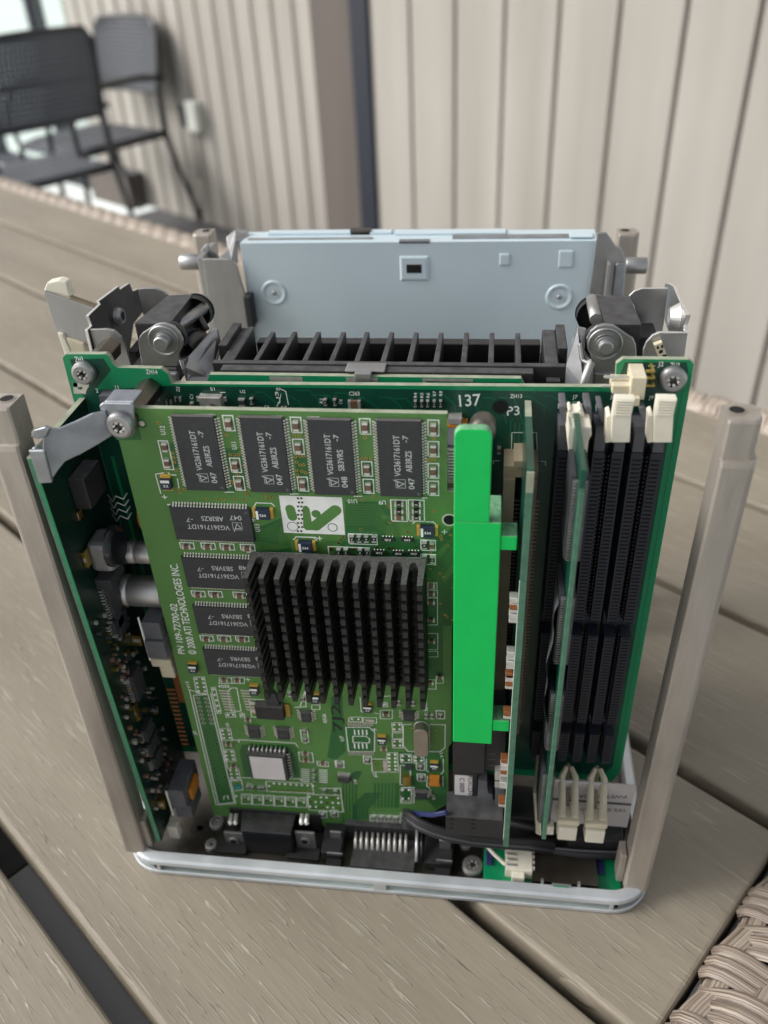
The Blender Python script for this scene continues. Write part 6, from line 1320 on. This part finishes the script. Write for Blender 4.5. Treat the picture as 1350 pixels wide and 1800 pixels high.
def emboss(c, x, y, r1, kind):
    p = PY(c, x, y, YDr); b = MB()
    if kind == 'ring':
        b.lathe((p.x, YDr - .01, p.z), (0, -1, 0), [(0, r1 + .5), (.45, r1 - .1), (.3, r1 - .8), (.05, r1 - 1.2), (.1, .9), (.3, .6), (.2, .2)], 'drive_blue', 40)
        b.lathe((p.x, YDr - .13, p.z), (0, -1, 0), [(0, .9), (.5, .6)], 'steel', 12)
    elif kind == 'slot':
        b.box(p.x - 5, p.x + 5, YDr - .5, YDr - .01, p.z - 4.4, p.z + 4.4, 'drive_blue', .7); b.box(p.x - 4.1, p.x + 4.1, YDr - .54, YDr - .501, p.z - 3.5, p.z + 3.5, 'drive_blue'); b.box(p.x - 2.6, p.x + 2.6, YDr - .6, YDr - .55, p.z - 1.5, p.z + 1.5, 'hole')
    else: b.box(p.x - r1, p.x + r1, YDr - .4, YDr - .01, p.z - r1 * 1.2, p.z + r1 * 1.2, 'drive_blue', .5)
    o = b.build('embossed_' + kind, dr, origin=tuple(p)); md = o.modifiers.new('bevel', 'BEVEL'); md.width = .0004; md.segments = 3; md.limit_method = 'ANGLE'
emboss('q', 436, 387, 4.2, 'ring'); emboss('s', 588, 295, 4.2, 'ring'); emboss('q', 1143, 263, 4, 'slot'); emboss('s', 388, 158, 1.9, 'dimple'); emboss('s', 612, 156, 2.6, 'dimple')
p = QQ(290, 385, YDr - 1); q = QQ(350, 530, YDr - 1); b = MB(); b.box(p.x, q.x, YDr - 5, YDr - .05, q.z - 1, p.z, 'rubber'); b.build('rubber_pad', core, origin=tuple(p), bevel=.6)
# side brackets and guide rollers
UU = lambda x, y, Y=112.0: PY('u', x, y, Y)
VV = lambda x, y, Y=112.0: PY('v', x, y, Y)
b = MB(); low = -157.0
P = [UU(410, 490), UU(750, 490), UU(800, 515), UU(872, 585), UU(930, 800), UU(975, 930)]; P += [Vector((P[-1].x - 1.5, 112, low)), Vector((P[0].x - 1.5, 112, low))]
b.prism(P, (0, 1.2, 0), 'aluminium'); b.box(P[0].x - 2.2, P[0].x + .0, 113.3, 130, low, P[0].z + .2, 'aluminium')
b.prism([UU(640, 470, 114), UU(775, 360, 118), UU(735, 300, 120), UU(735, 200, 122), UU(850, 108, 124), UU(1020, 112, 124), UU(1020, 190, 122), UU(945, 270, 118), UU(860, 250, 116), UU(880, 560, 114), UU(800, 500, 114)], (0, 1.2, 0), 'steel')
b.prism([UU(395, 490, 120), UU(390, 390, 120), UU(420, 340, 120), UU(480, 290, 120), UU(520, 350, 120), UU(610, 420, 120), UU(640, 480, 120)], (0, 1.2, 0), 'steel')
b.build('drive_bracket', core, origin=tuple(P[0]), bevel=.3)
def roller(f, x0_, x1_, y0_, y1_, Y, flip):
    a = f(x0_, (y0_ + y1_) / 2, Y); c_ = f(x1_, (y0_ + y1_) / 2, Y); r = abs(f(x0_, y0_, Y).z - f(x0_, y1_, Y).z) / 2 * .8; b = MB(); zc = (a.z + c_.z) / 2
    b.lathe((a.x, Y, zc), (1, 0, 0), [(0, r * .93), (.3, r), (c_.x - a.x - .3, r), (c_.x - a.x, r * .93)], 'steel', 36); b.lathe((a.x, Y, zc), (-1, 0, 0), [(0, r * .93), (.05, r * .5)], 'steel', 36); b.build('guide_roller', core, origin=(a.x, Y, zc))
roller(UU, 140, 392, 400, 655, 120, 0); roller(VV, 760, 1118, 570, 912, 118, 1)
b = MB(); P = [VV(290, 190), VV(440, 185), VV(500, 260), VV(600, 410), VV(700, 450), VV(740, 560), VV(765, 680), VV(755, 900)]; P += [Vector((P[-1].x - 1, 112, low)), Vector((P[0].x - 4, 112, low))]
b.prism(P, (0, 1.2, 0), 'steel'); b.prism([VV(600, 735, 111), VV(640, 700, 111), VV(765, 690, 111), VV(760, 920, 111), VV(730, 1254, 111), VV(540, 1254, 111)], (0, .9, 0), 'zinc')
b.box(VV(450, 700).x, VV(500, 700).x, 108, 111.9, low, VV(470, 640).z, 'aluminium'); b.build('drive_bracket', core, origin=tuple(P[0]), bevel=.3)
